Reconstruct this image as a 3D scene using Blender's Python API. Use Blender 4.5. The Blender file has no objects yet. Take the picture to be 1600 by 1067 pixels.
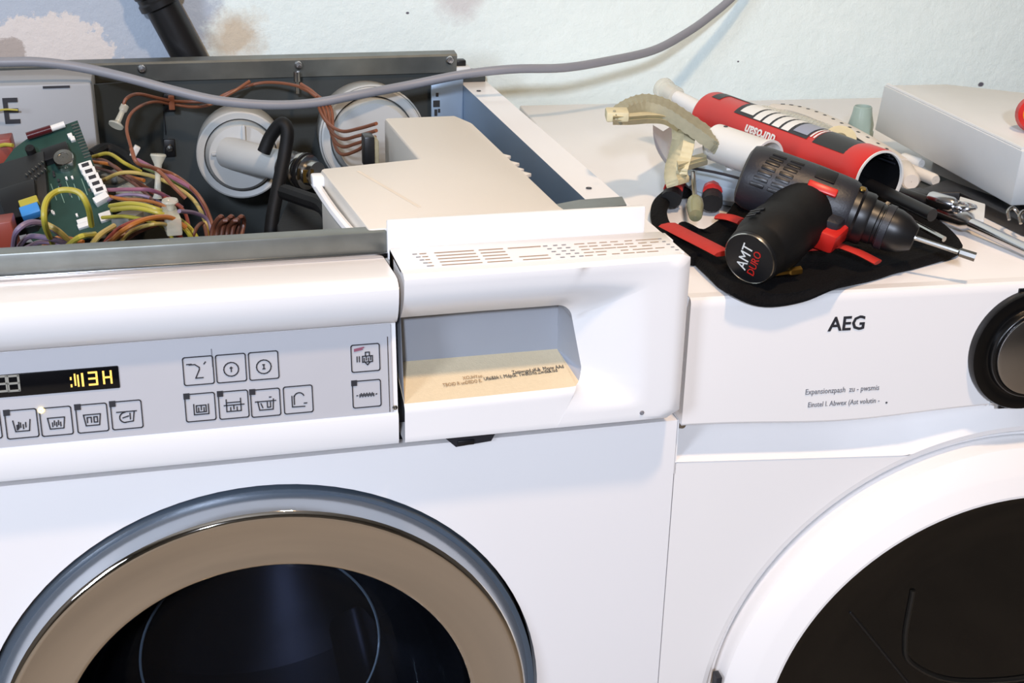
import bpy, bmesh, math, random
from mathutils import Vector, Matrix
random.seed(7)
S = bpy.context.scene
COL = S.collection
V = Vector

# ------------------------------------------------------------------ camera
CAM = V((-0.33724, -0.79488, 1.11306)); PIT, YAW, ROLL, FPX = 0.39418, 0.26048, 0.02194, 2054.59
_f = V((math.sin(YAW)*math.cos(PIT), math.cos(YAW)*math.cos(PIT), -math.sin(PIT)))
_r0 = V((math.cos(YAW), -math.sin(YAW), 0)); _u0 = _r0.cross(_f)
_r = math.cos(ROLL)*_r0 + math.sin(ROLL)*_u0; _u = -math.sin(ROLL)*_r0 + math.cos(ROLL)*_u0
cd = bpy.data.cameras.new('camera'); cam = bpy.data.objects.new('camera', cd); COL.objects.link(cam)
cam.matrix_world = Matrix(((_r.x, _u.x, -_f.x, CAM.x), (_r.y, _u.y, -_f.y, CAM.y), (_r.z, _u.z, -_f.z, CAM.z), (0, 0, 0, 1)))
cd.sensor_width = 36; cd.sensor_fit = 'HORIZONTAL'; cd.lens = FPX/1600*36; cd.clip_start = 0.02
S.camera = cam

# ------------------------------------------------------------------ world, lights, exposure
S.view_settings.view_transform = 'Standard'; S.view_settings.look = 'None'
S.view_settings.gamma = 1.0; S.view_settings.use_curve_mapping = False
S.view_settings.exposure = -0.27
w = bpy.data.worlds.new('room_ambient'); S.world = w; w.use_nodes = True
w.node_tree.nodes['Background'].inputs[0].default_value = (0.80, 0.88, 1.0, 1); w.node_tree.nodes['Background'].inputs[1].default_value = 0.08
def area(name, loc, target, sx, sy, energy, color, shape='RECTANGLE'):
    l = bpy.data.lights.new(name, 'AREA'); l.shape = shape; l.size = sx; l.size_y = sy; l.energy = energy; l.color = color
    o = bpy.data.objects.new(name, l); COL.objects.link(o); o.location = loc
    o.rotation_euler = (V(target)-V(loc)).to_track_quat('-Z', 'Y').to_euler(); return o
area('rear_window_daylight', (-0.80, -2.30, 1.88), (0.0, 0.3, 0.8), 0.13, 0.15, 66, (0.75, 0.83, 1.0))
area('left_window_daylight', (-2.05, -1.45, 1.50), (-0.1, 0.0, 0.75), 0.45, 0.7, 34, (0.74, 0.83, 1.0))
area('ceiling_lamp_light', (0.05, -0.60, 2.28), (0.0, 0.1, 0.8), 0.12, 0.12, 20.5, (1.0, 0.69, 0.42), 'DISK')

# ------------------------------------------------------------------ pixel helpers: a pixel of the 1600x1067 frame on a real plane
def ray(px, py): return _f + _r*((px-800)/FPX) - _u*((py-533.5)/FPX)
def aty(px, py, y): d = ray(px, py); return CAM + d*((y-CAM.y)/d.y)
def atz(px, py, z): d = ray(px, py); return CAM + d*((z-CAM.z)/d.z)
def atp(px, py, p, n): d = ray(px, py); return CAM + d*((V(p)-CAM).dot(n)/d.dot(n))

# ------------------------------------------------------------------ mesh helpers
class MB:
    def __init__(s): s.v = []; s.f = []
    def add(s, vs, fs):
        o = len(s.v); s.v += [V(p) for p in vs]; s.f += [tuple(i+o for i in f) for f in fs]; return s
    def box(s, a, b, bev=0.0, seg=2):
        a, b = V(a), V(b); c = (a+b)/2; h = (b-a)/2
        return s.obox(c, (1, 0, 0), (0, 1, 0), (0, 0, 1), (h.x, h.y, h.z), bev, seg)
    def obox(s, c, U, W, N, h, bev=0.0, seg=2):
        bm = bmesh.new(); bmesh.ops.create_cube(bm, size=2.0)
        for v in bm.verts: v.co = V((v.co.x*h[0], v.co.y*h[1], v.co.z*h[2]))
        if bev > 0: bmesh.ops.bevel(bm, geom=list(bm.edges), offset=min(bev, min(abs(x) for x in h)*.98), segments=seg, profile=.5, affect='EDGES')
        return s.frombm(bm, Matrix(((U[0], W[0], N[0], c[0]), (U[1], W[1], N[1], c[1]), (U[2], W[2], N[2], c[2]), (0, 0, 0, 1))))
    def frombm(s, bm, M=Matrix()):
        bm.verts.index_update(); s.add([M @ v.co for v in bm.verts], [[l.vert.index for l in f.loops] for f in bm.faces]); bm.free(); return s
    def prism(s, pts, d, bev=0.0, seg=2):     # planar polygon swept by vector d
        bm = bmesh.new(); a = [bm.verts.new(V(p)) for p in pts]; b = [bm.verts.new(V(p)+V(d)) for p in pts]; n = len(pts)
        bm.faces.new(a); bm.faces.new(b[::-1])
        for i in range(n): bm.faces.new((a[i], b[i], b[(i+1) % n], a[(i+1) % n]))
        bmesh.ops.recalc_face_normals(bm, faces=bm.faces)
        if bev > 0: bmesh.ops.bevel(bm, geom=list(bm.edges), offset=bev, segments=seg, profile=.5, affect='EDGES')
        return s.frombm(bm)
    def tube(s, pts, r, n=10, sub=6, flat=None, closed=False):
        P = catmull(pts, sub, closed); m = len(P)
        rr = r if callable(r) else (lambda t: r)
        vs = []; fs = []; up = None
        for i, p in enumerate(P):
            t = (P[(i+1) % m] if (closed or i < m-1) else P[i]) - (P[i-1] if (closed or i > 0) else P[i])
            if t.length < 1e-9: t = V((1, 0, 0))
            t.normalize()
            if up is None:
                up = V((0, 0, 1)) if abs(t.z) < .9 else V((0, 1, 0))
            up = (up - t*up.dot(t)).normalized(); sd = t.cross(up); R = rr(i/max(1, m-1))
            fu, fs_ = (flat or (1, 1))
            for k in range(n):
                a = 2*math.pi*k/n; vs.append(p + up*math.cos(a)*R*fu + sd*math.sin(a)*R*fs_)
        for i in range(m if closed else m-1):
            j = (i+1) % m
            for k in range(n): fs.append((i*n+k, i*n+(k+1) % n, j*n+(k+1) % n, j*n+k))
        if not closed: fs.append(tuple(range(n))[::-1]); fs.append(tuple((m-1)*n+k for k in range(n)))
        return s.add(vs, fs)
    def lathe(s, prof, o, ax, n=48, a0=0.0, a1=2*math.pi, ref=None, loop=False):   # prof: (radius, height along axis)
        o = V(o); ax = V(ax).normalized(); e1 = V(ref) if ref else (V((0, 0, 1)) if abs(ax.z) < .9 else V((1, 0, 0)))
        e1 = (e1-ax*e1.dot(ax)).normalized(); e2 = ax.cross(e1); full = abs(a1-a0-2*math.pi) < 1e-6
        m = n if full else n+1; vs = []; fs = []; L = len(prof)
        for r, h in prof:
            for k in range(m):
                a = a0+(a1-a0)*k/n; vs.append(o+ax*h+(e1*math.cos(a)+e2*math.sin(a))*r)
        for i in range(L if loop else L-1):
            i2 = (i+1) % L
            for k in range(n):
                k2 = (k+1) % m; fs.append((i*m+k, i*m+k2, i2*m+k2, i2*m+k))
        if not loop and full:
            if prof[0][0] > 1e-5: pass
        return s.add(vs, fs)
    def grid(s, rows, flip=False):
        n = len(rows[0]); vs = [p for r in rows for p in r]; fs = []
        for i in range(len(rows)-1):
            for k in range(n-1):
                q = (i*n+k, i*n+k+1, (i+1)*n+k+1, (i+1)*n+k); fs.append(q[::-1] if flip else q)
        return s.add(vs, fs)
    def strokes(s, lines, wd, O, U, W, h=0.0003):   # flat ink strokes in the plane O + u*U + v*W
        O, U, W = V(O), V(U).normalized(), V(W).normalized(); N = U.cross(W)
        for L in lines:
            for a, b in zip(L[:-1], L[1:]):
                A = O+U*a[0]+W*a[1]; B = O+U*b[0]+W*b[1]; d = B-A
                if d.length < 1e-7: continue
                t = d.normalized(); s.obox((A+B)/2+N*h/2, t, N.cross(t), N, (d.length/2+wd*.35, wd/2, h/2))
        return s
def catmull(pts, sub, closed=False):
    P = [V(p) for p in pts]; n = len(P)
    if n == 2 and not closed: return P
    out = []
    for i in range(n if closed else n-1):
        p0 = P[i-1] if (closed or i > 0) else P[0]*2-P[1]; p1 = P[i]; p2 = P[(i+1) % n]
        p3 = P[(i+2) % n] if (closed or i < n-2) else P[-1]*2-P[-2]
        for k in range(sub):
            t = k/sub; out.append(.5*((2*p1)+(-p0+p2)*t+(2*p0-5*p1+4*p2-p3)*t*t+(-p0+3*p1-3*p2+p3)*t**3))
    if not closed: out.append(P[-1])
    return out
MW = {}
def obj(name, mb, mat, parent=None, world=True, angle=35, fix=True):
    me = bpy.data.meshes.new(name); M = MW.get(parent.name, Matrix()) if parent else Matrix()
    Mi = M.inverted() if world else Matrix()
    me.from_pydata([tuple(Mi @ v) for v in mb.v], [], mb.f); me.validate()
    if fix:
        bm = bmesh.new(); bm.from_mesh(me); bmesh.ops.recalc_face_normals(bm, faces=bm.faces); bm.to_mesh(me); bm.free()
    me.polygons.foreach_set('use_smooth', [True]*len(me.polygons)); me.set_sharp_from_angle(angle=math.radians(angle)); me.update()
    o = bpy.data.objects.new(name, me); COL.objects.link(o)
    for m in (mat if isinstance(mat, (list, tuple)) else [mat]): me.materials.append(m)
    if parent: o.parent = parent; MW[o.name] = M
    return o
def tag(o, label, cat=None, group=None, kind=None):
    if label: o['label'] = label
    if cat: o['category'] = cat
    if group: o['group'] = group
    if kind: o['kind'] = kind
    return o
def thing(name, loc, label, cat, rz=0.0, group=None):
    o = bpy.data.objects.new(name, None); COL.objects.link(o); o.empty_display_size = .02
    o.location = loc; o.rotation_euler = (0, 0, rz); MW[o.name] = Matrix.Translation(V(loc)) @ Matrix.Rotation(rz, 4, 'Z')
    return tag(o, label, cat, group)
def single(name, mb, mat, label, cat, base, angle=35, group=None):     # a thing that is one mesh, origin at its base
    b = V(base); mb.v = [v-b for v in mb.v]; o = obj(name, mb, mat, angle=angle); o.location = b
    return tag(o, label, cat, group)
def text(name, body, size, O, U, W, mat, parent, world=True, ext=0.00015, align='LEFT', sx=1.0, offset=0.0):
    cu = bpy.data.curves.new(name, 'FONT'); cu.body = body; cu.size = size; cu.extrude = ext/ (1.0); cu.align_x = align; cu.align_y = 'CENTER'; cu.resolution_u = 2
    cu.offset = offset
    t = bpy.data.objects.new(name, cu); COL.objects.link(t); bpy.context.view_layer.update()
    me = t.evaluated_get(bpy.context.evaluated_depsgraph_get()).to_mesh(); mb = MB()
    U, W = V(U).normalized(), V(W).normalized(); N = U.cross(W)
    mb.add([V(O)+U*v.co.x*sx+W*v.co.y+N*v.co.z for v in me.vertices], [tuple(p.vertices) for p in me.polygons])
    COL.objects.unlink(t); bpy.data.objects.remove(t); bpy.data.curves.remove(cu)
    return obj(name, mb, mat, parent, world, fix=False)

# ------------------------------------------------------------------ materials
def lin(c): return tuple(((x/12.92) if x <= .04045 else ((x+.055)/1.055)**2.4) for x in c)
def hexc(h): return lin(tuple(int(h[i:i+2], 16)/255 for i in (0, 2, 4)))
MATS = {}
def mat(name, col, rough=.5, metal=0.0, var=0.06, vscale=40, bump=0.0, bscale=200, coat=0.0, emit=0.0, spec=.5, alpha=1.0, trans=0.0):
    m = bpy.data.materials.new(name); m.use_nodes = True; nt = m.node_tree; b = nt.nodes['Principled BSDF']
    c = hexc(col) if isinstance(col, str) else col
    tc = nt.nodes.new('ShaderNodeTexCoord'); nz = nt.nodes.new('ShaderNodeTexNoise'); nz.inputs['Scale'].default_value = vscale; nz.inputs['Detail'].default_value = 4
    nt.links.new(tc.outputs['Object'], nz.inputs['Vector'])
    mx = nt.nodes.new('ShaderNodeMix'); mx.data_type = 'RGBA'
    mx.inputs[6].default_value = (*[x*(1-var) for x in c], 1); mx.inputs[7].default_value = (*[min(1, x*(1+var)) for x in c], 1)
    nt.links.new(nz.outputs['Fac'], mx.inputs[0]); nt.links.new(mx.outputs[2], b.inputs['Base Color'])
    b.inputs['Roughness'].default_value = rough; b.inputs['Metallic'].default_value = metal; b.inputs['Specular IOR Level'].default_value = spec
    b.inputs['Coat Weight'].default_value = coat; b.inputs['Alpha'].default_value = alpha; b.inputs['Transmission Weight'].default_value = trans
    if emit: b.inputs['Emission Color'].default_value = (*c, 1); b.inputs['Emission Strength'].default_value = emit
    if bump:
        n2 = nt.nodes.new('ShaderNodeTexNoise'); n2.inputs['Scale'].default_value = bscale; n2.inputs['Detail'].default_value = 3; nt.links.new(tc.outputs['Object'], n2.inputs['Vector'])
        bp = nt.nodes.new('ShaderNodeBump'); bp.inputs['Strength'].default_value = bump; bp.inputs['Distance'].default_value = .002
        nt.links.new(n2.outputs['Fac'], bp.inputs['Height']); nt.links.new(bp.outputs['Normal'], b.inputs['Normal'])
    MATS[name] = m; return m
ENAMEL = mat('white_enamel', 'eceaea', .28, var=.012, vscale=8)
PLASTW = mat('white_plastic', 'ecebeb', .2, var=.012, vscale=10, spec=.35)
DRYW = mat('dryer_white', 'ece9e7', .25, var=.012, vscale=8)
CREAM = mat('cream_plastic', 'd9d2c7', .42, var=.03, vscale=14, bump=.05)
FASCIA = mat('silver_grey_fascia', 'b9b9bd', .42, metal=.0, var=.02)
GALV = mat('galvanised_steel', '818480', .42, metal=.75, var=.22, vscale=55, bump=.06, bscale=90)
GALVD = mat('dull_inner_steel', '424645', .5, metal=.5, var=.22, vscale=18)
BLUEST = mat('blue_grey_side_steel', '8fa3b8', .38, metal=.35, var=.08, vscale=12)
DARK = mat('dark_interior', '2a2b2e', .55, var=.25, vscale=12)
BLACK = mat('black_plastic', '131315', .38, var=.15)
BLACKR = mat('black_rubber', '0b0b0c', .6, var=.2, bump=.1, spec=.3)
GREYP = mat('dark_grey_plastic', '212228', .45, var=.12, bump=.08, bscale=600)
INK = mat('dark_ink', '26262c', .6, var=.05)
INKB = mat('brown_ink', '9a7a55', .6, var=.1)
INKG = mat('grey_ink', '77777c', .6, var=.1)
CHROME = mat('polished_chrome', 'd9d2c8', .045, metal=1.0, var=.01)
CHROMER = mat('brushed_chrome', 'c9c9cc', .2, metal=1.0, var=.05, vscale=60)
AMBER = mat('amber_segment', 'f2bf5e', .4, emit=.9, var=.01)
AMBERL = mat('lit_indicator', 'ffdf8a', .4, emit=3.0, var=.01)
SEGOFF = mat('unlit_segment', '8d8d86', .5, var=.05)
DISPLAY = mat('display_glass', '0b0c10', .12, var=.05)
RED = mat('red_plastic', 'c2231c', .36, var=.06, vscale=30)
REDF = mat('red_fabric', 'b8291f', .7, var=.15, bump=.2)
FABRIC = mat('black_fabric', '0c0b0c', .9, var=.3, vscale=120, bump=.6, bscale=500, spec=.15)
PCB = mat('green_circuit_board', '1d3d36', .45, var=.22, vscale=120)
PCBD = mat('dark_module', '1b1e20', .5, var=.2)
CABLE = mat('grey_cable_sheath', '86888f', .45, var=.05)
TAPE = mat('beige_tape', 'cfc6a2', .7, var=.14, vscale=120, bump=.2)
TAPED = mat('ribbed_tape', '9a977f', .7, var=.18, vscale=90, bump=.3)
GREYB = mat('blue_grey_plastic', 'b4c2ce', .4, var=.05)
LIGHTG = mat('light_grey_plastic', 'd0d3d2', .42, var=.03)
WHITEP = mat('white_component', 'dcdcd8', .4, var=.03)
VALVE = mat('valve_white_plastic', 'b2b4b2', .42, var=.05)
CLEAR = mat('clear_clip', 'd9d8c8', .12, var=.05, alpha=.5)
GREENC = mat('green_translucent', 'a8bdb4', .2, var=.1, alpha=.75)
STEEL = mat('tool_steel', 'b9b7b2', .22, metal=1.0, var=.1)
BRASS = mat('brass_bit', 'b08a45', .3, metal=1.0)
FLOORM = mat('tan_floor', '8c7d6a', .6, var=.38, vscale=9)
ROOMW = mat('room_plaster', '5f5850', .85, var=.06, vscale=4)
CEIL = mat('ceiling_paint', '8f8a82', .9, var=.03)
LID_BEIGE = LIGHTG
WIRE = {k: mat('wire_'+k, c, .42, var=.08, vscale=60) for k, c in dict(yellow='a89d38', orange='a5642a', brown='603828', copper='7e4c34', pink='8c566a', violet='75647c', red='863a2c', cream='ae9854', green='5a6b3a').items()}

def wall_material():
    m = bpy.data.materials.new('painted_rough_plaster'); m.use_nodes = True; nt = m.node_tree; L = nt.links; b = nt.nodes['Principled BSDF']; b.inputs['Roughness'].default_value = .8
    tc = nt.nodes.new('ShaderNodeTexCoord'); sp = nt.nodes.new('ShaderNodeSeparateXYZ'); L.new(tc.outputs['Object'], sp.inputs[0])
    def noise(sc, det=5, rough=.6):
        n = nt.nodes.new('ShaderNodeTexNoise'); n.inputs['Scale'].default_value = sc; n.inputs['Detail'].default_value = det; n.inputs['Roughness'].default_value = rough; L.new(tc.outputs['Object'], n.inputs['Vector']); return n.outputs['Fac']
    def math_(op, a, b_=None, clamp=False):
        n = nt.nodes.new('ShaderNodeMath'); n.operation = op; n.use_clamp = clamp
        for i, x in enumerate((a, b_)):
            if x is None: continue
            if isinstance(x, (int, float)): n.inputs[i].default_value = x
            else: L.new(x, n.inputs[i])
        return n.outputs[0]
    nbig = noise(26, 8, .72); nfine = noise(90)
    nmid = noise(55, 8, .7)
    def blob(cx, cz, rx, rz, wob, sharp, nbig=nbig):
        dx = math_('DIVIDE', math_('SUBTRACT', sp.outputs[0], cx), rx); dz = math_('DIVIDE', math_('SUBTRACT', sp.outputs[2], cz), rz)
        d = math_('ADD', math_('MULTIPLY', dx, dx), math_('MULTIPLY', dz, dz))
        d = math_('ADD', math_('SQRT', d), math_('MULTIPLY', math_('SUBTRACT', nbig, .5), wob))
        return math_('MULTIPLY', math_('SUBTRACT', 1.0, d), sharp, True)
    def mix(f, a, b_):
        n = nt.nodes.new('ShaderNodeMix'); n.data_type = 'RGBA'; L.new(f, n.inputs[0])
        for i, x in ((6, a), (7, b_)):
            if isinstance(x, str): n.inputs[i].default_value = (*hexc(x), 1)
            else: L.new(x, n.inputs[i])
        return n.outputs[2]
    c = mix(math_('MULTIPLY', math_('SUBTRACT', nbig, .35), 1.6, True), 'e2efec', 'ebf6f3')
    c = mix(blob(-.42, .93, .15, .16, .5, 9), c, 'b0bac6')            # old blue-grey paint beside the pipe
    c = mix(blob(-.46, .845, .080, .052, 1.15, 14, nmid), c, 'd8d2cd')        # bare plaster patch
    c = mix(blob(-.492, .858, .018, .016, 1.6, 6, nmid), c, 'ada39c')
    c = mix(blob(-.262, .868, .040, .034, 1.6, 1.6), c, 'c9bda8')        # ochre stain right of the pipe
    c = mix(blob(-.02, .905, .035, .03, 1.2, 2), c, 'cfd0cf')
    for cx, cz, r in ((.318, .8265, .0018), (.65, .789, .005), (-.078, .890, .0022)):
        c = mix(blob(cx, cz, r, r*.7, 1.3, 3), c, '5d5c66')
    L.new(c, b.inputs['Base Color'])
    bp = nt.nodes.new('ShaderNodeBump'); bp.inputs['Strength'].default_value = .55; bp.inputs['Distance'].default_value = .004
    L.new(math_('ADD', math_('MULTIPLY', nfine, .35), nbig), bp.inputs['Height']); L.new(bp.outputs['Normal'], b.inputs['Normal'])
    return m
WALL = wall_material()

# ------------------------------------------------------------------ room
WY = .652
def struct(name, mb, m): o = obj(name, mb, m); o['kind'] = 'structure'; return o
struct('floor', MB().box((-2.3, -2.6, -.05), (2.3, .725, 0)), FLOORM)
struct('wall_back', MB().box((-2.3, WY, 0), (2.3, WY+.1, 2.5)), WALL)
struct('wall_left', MB().box((-2.4, -2.6, 0), (-2.3, .725, 2.5)), ROOMW)
struct('wall_right', MB().box((2.3, -2.6, 0), (2.4, .725, 2.5)), ROOMW)
struct('wall_front', MB().box((-2.4, -2.7, 0), (2.4, -2.6, 2.5)), ROOMW)
struct('ceiling', MB().box((-2.4, -2.7, 2.5), (2.4, .725, 2.6)), CEIL)

# drain pipe on the wall
pt = aty(232, -30, .632); pb = aty(318, 130, .632); ax = (pt-pb).normalized()
dp = thing('drain_pipe', pb-ax*.12, 'black plastic drain pipe slanting down the wall behind the open washing machine', 'pipe')
obj('pipe', MB().lathe([(.0005, -.12), (.0178, -.12), (.0178, (pt-pb).length+.2), (.0005, (pt-pb).length+.2)], pb, ax, 28), BLACK, dp)
q = (aty(235, 5, .632)-pb).length
obj('collar', MB().lathe([(.0185, q-.008), (.0222, q-.006), (.0222, q), (.0205, q+.002), (.0205, q+.006), (.0222, q+.008), (.0222, q+.02), (.0185, q+.022)], pb, ax, 28), BLACK, dp)

# ------------------------------------------------------------------ washing machine
wm = thing('washing_machine', (-.3, .3, 0), 'white washing machine with its top lid off, chrome porthole and open electronics', 'washing machine')
DC = V((-.3, 0, .480)); RO = .2005
def ringsheet(outer, cen, R, y, n=96, back=.012):
    """flat sheet with round hole; outer: function angle->(x,z)"""
    mb = MB(); rows = []
    A = [2*math.pi*k/n for k in range(n)]
    o = [V((outer(a)[0], y, outer(a)[1])) for a in A]; i = [V((cen[0]+math.cos(a)*R, y, cen[1]+math.sin(a)*R)) for a in A]
    ib = [p+V((0, back, 0)) for p in i]; ob = [p+V((0, back, 0)) for p in o]
    vs = ob+o+i+ib; fs = []
    for r in range(3):
        for k in range(n): fs.append((r*n+k, r*n+(k+1) % n, (r+1)*n+(k+1) % n, (r+1)*n+k))
    return mb.add(vs, fs)
def rectouter(x0, x1, z0, z1, cx, cz):
    corners = [math.atan2(z-cz, x-cx) for x in (x0, x1) for z in (z0, z1)]
    def f(a):
        a = (a+math.pi) % (2*math.pi)-math.pi
        for c_, (x, z) in zip(corners, [(x, z) for x in (x0, x1) for z in (z0, z1)]):
            if abs(a-c_) < math.pi/96+1e-6: return (x, z)
        c, s_ = math.cos(a), math.sin(a); t = 9
        if c > 1e-9: t = min(t, (x1-cx)/c)
        if c < -1e-9: t = min(t, (x0-cx)/c)
        if s_ > 1e-9: t = min(t, (z1-cz)/s_)
        if s_ < -1e-9: t = min(t, (z0-cz)/s_)
        return (cx+c*t, cz+s_*t)
    return f
obj('front_panel', ringsheet(rectouter(-.6, -.0005, .02, .6990, -.3, .48), (-.3, .48), RO, 0.0), ENAMEL, wm)
obj('side_panel', MB().box((-.005, .0125, .02), (-.001, .6, .8), .001), ENAMEL, wm)
obj('side_panel', MB().box((-.6, .0125, .02), (-.596, .6, .8), .001), ENAMEL, wm)
obj('base_plate', MB().box((-.59, .02, 0), (-.01, .59, .02)), BLACK, wm)
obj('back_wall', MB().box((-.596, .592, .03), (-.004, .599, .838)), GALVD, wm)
obj('inner_front_sheet', MB().box((-.596, .0185, .69), (-.004, .0205, .812)), DARK, wm)
obj('tub', MB().lathe([(.178, .064), (.236, .075), (.245, .1), (.245, .46), (.2, .5), (.001, .5)], (-.3, 0, .445), (0, 1, 0), 64), DARK, wm)
# rails
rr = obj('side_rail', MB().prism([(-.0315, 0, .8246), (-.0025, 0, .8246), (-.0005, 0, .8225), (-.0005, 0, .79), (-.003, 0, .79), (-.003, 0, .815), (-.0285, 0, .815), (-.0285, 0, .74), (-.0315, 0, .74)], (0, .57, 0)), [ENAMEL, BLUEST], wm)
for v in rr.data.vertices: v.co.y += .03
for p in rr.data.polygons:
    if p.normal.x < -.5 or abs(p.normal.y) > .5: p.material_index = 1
for px, py in ((748, 142), (920, 294)):
    p = atz(px, py, .825); obj('rail_hole', MB().lathe([(.0003, .0004), (.0024, .0004), (.0024, 0)], p, (0, 0, 1), 14), INK, wm)
obj('side_rail', MB().box((-.5995, .03, .74), (-.57, .6, .8246), .0015), ENAMEL, wm)
br = obj('back_rail', MB().prism([(0, .588, .8365), (0, .6, .8375), (0, .6, .858), (0, .586, .8565), (0, .584, .8545)], (.563, 0, 0), 0), GALV, wm)
for v in br.data.vertices: v.co.x += -.6
for px, py in ((467, 102), (222, 108), (703, 94)):
    p = aty(px, py, .5845); obj('screw', MB().lathe([(.0003, .0035), (.003, .0033), (.0045, .0018), (.005, 0)], p+V((0, .0012, 0)), (0, -1, .05), 16), CHROMER, br)
obj('end_bracket', MB().box((-.0665, .578, .70), (-.0315, .5815, .833), .0008), BLUEST, wm)
for px, py, wd, hh in ((683, 148, .0014, .002), (682, 162, .0036, .0035), (681, 176, .0016, .0035), (686, 173, .0012, .002)):
    p = aty(px, py, .5778); obj('slot', MB().box(p-V((wd, .0004, hh)), p+V((wd, .0004, hh))), DARK, wm)
p = aty(718, 97, .60)
obj('rear_clip', MB().box(p+V((-.006, -.006, -.004)), p+V((.006, .006, .003)), .0012), BLACK, wm)
p = aty(718, 108, .60); obj('rear_clip_foot', MB().box(p+V((-.009, -.012, -.0055)), p+V((.010, .004, .0045)), .0012), LIGHTG, wm)
fr = obj('front_rail', MB().box((-.598, .032, .8285), (-.2042, .046, .8435), .0012), GALV, wm)
obj('front_rail_edge', MB().box((-.598, .0295, .8262), (-.2042, .0318, .8295), .0005), CHROMER, wm)
obj('corner_bracket', MB().prism([atz(868, 319, .843), atz(905, 312, .843), atz(972, 307, .843), atz(979, 320, .843), atz(872, 332, .843)], (0, 0, -.0015), 0), GALV, wm)
# inner back wall details
for px, py in ((265, 160), (265, 231)):
    p = aty(px, py, .589); k = obj('wall_clip', MB().box(p+V((-.0055, -.002, -.009)), p+V((.0055, .002, .009)), .0006), BLACK, wm)
    obj('clip_screw', MB().lathe([(.0003, .0045), (.0032, .004), (.0038, 0)], p+V((0, -.002, .0005)), (0, -1, 0), 14), STEEL, k)
a = aty(257, 165, .5905); b = aty(257, 210, .5905); obj('seam', MB().box(a-V((.0007, .001, 0)), b+V((.0007, .001, 0))), BLACK, wm)
p = aty(465, 118, .57); q = aty(465, 146, .57)
obj('hanging_bolt', MB().lathe([(.0003, 0), (.0018, 0), (.0018, (p-q).length*.65), (.0035, (p-q).length*.67), (.0035, (p-q).length+.004), (.0003, (p-q).length+.004)], q, (0, 0, 1), 14), STEEL, wm)
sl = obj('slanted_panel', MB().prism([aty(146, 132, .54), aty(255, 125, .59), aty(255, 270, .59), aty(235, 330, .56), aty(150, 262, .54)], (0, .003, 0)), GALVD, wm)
# housing with the letter
eb = obj('component_housing', MB().box((-.585, .5, .70), (-.4075, .575, .8545), .003), mat('grey_housing_plastic', '9c9fa2', .45, var=.03), wm)
text('housing_lettering', 'E', .034, aty(3, 176, .4992), (1, 0, 0), (0, 0, 1), INK, eb, sx=.92, offset=.0006)
p = aty(88, 136, .4995); obj('housing_slot', MB().box(p+V((-.012, -.0005, -.001)), p+V((.012, .001, .001))), INK, eb)

# water valve caps at the back
def valve(cx, cz, y, R, stub):
    o = V((cx, y, cz)); d = V((-.05, -1, .12)).normalized()
    vp = obj('valve_cap', MB().lathe([(R*.96, -.075), (R, -.07), (R, .0), (R*.985, .004), (R*.95, .005), (R*.82, .004), (R*.80, -.004), (R*.79, .004), (R*.77, .014), (R*.70, .02), (.0004, .021)], o, d, 56), VALVE, wm)
    return vp, o, d
vp, o, d = valve(-.273, .778, .505, .0435, True)
ex = d.cross(V((0, 0, 1))).normalized() * -1; ez = V((0, 0, 1))
if ex.x < 0: ex = -ex
c0 = o+d*.02
# raised sector ribs and outlet pipe
obj('cap_rib', MB().obox(c0+ex*-.012+V((0, 0, .004)), ex, d, ez, (.016, .004, .0015), .0008), VALVE, vp)
obj('cap_rib', MB().obox(c0+ex*.004+V((0, 0, .02)), ez, d, ex, (.012, .004, .0015), .0008), VALVE, vp)
a = o+d*.024+ex*-.006+ez*.004; b = aty(452, 262, .43); n_ = (b-a).normalized()
obj('outlet_pipe', MB().lathe([(.0005, -.012), (.015, -.010), (.0155, 0), (.0145, (b-a).length), (.0005, (b-a).length)], a, n_, 32), VALVE, vp)
obj('metal_collar', MB().lathe([(.0005, -.004), (.0165, -.004), (.0165, .012), (.0172, .013), (.0172, .017), (.0165, .018), (.0165, .024), (.012, .025), (.012, .034), (.0005, .034)], b, n_, 32), STEEL, vp)
obj('sealing_ring', MB().lathe([(.0165, .0185), (.0182, .019), (.0182, .0215), (.0165, .022)], b, n_, 32), BLACK, vp)
vp2, o2, d2 = valve(-.139, .785, .52, .053, False)
obj('cap_rim', MB().lathe([(.0528, .003), (.0545, .001), (.0545, -.004), (.0528, -.006)], o2, d2, 56), VALVE, vp2)
# black vent hose with a bent end
hz = [atp(362+50, 238, (0, .42, 0), V((0, 1, 0))), aty(423, 213, .42), aty(440, 193, .415), aty(449, 205, .41), aty(445, 240, .405), aty(433, 300, .39), aty(425, 345, .38), aty(420, 400, .37)]
obj('vent_hose', MB().tube(hz, .0062, 14, 8), BLACKR, wm)
# black pump cover beside the drawer
obj('pump_cover', MB().prism([atz(452, 306, .775), atz(505, 300, .775), atz(530, 345, .775), atz(528, 420, .775), atz(440, 420, .775), atz(432, 350, .775)], (0, 0, -.06), .003), BLACKR, wm)
obj('pump_arm', MB().tube([atz(445, 300, .785), atz(480, 312, .79), atz(505, 322, .79), atz(520, 345, .785)], .007, 10, 6), BLACKR, wm)
obj('yellow_label', MB().obox(aty(482, 275, .4), (1, 0, 0), (0, 1, 0), (0, 0, 1), (.005, .001, .006)), BRASS, wm)
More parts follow.
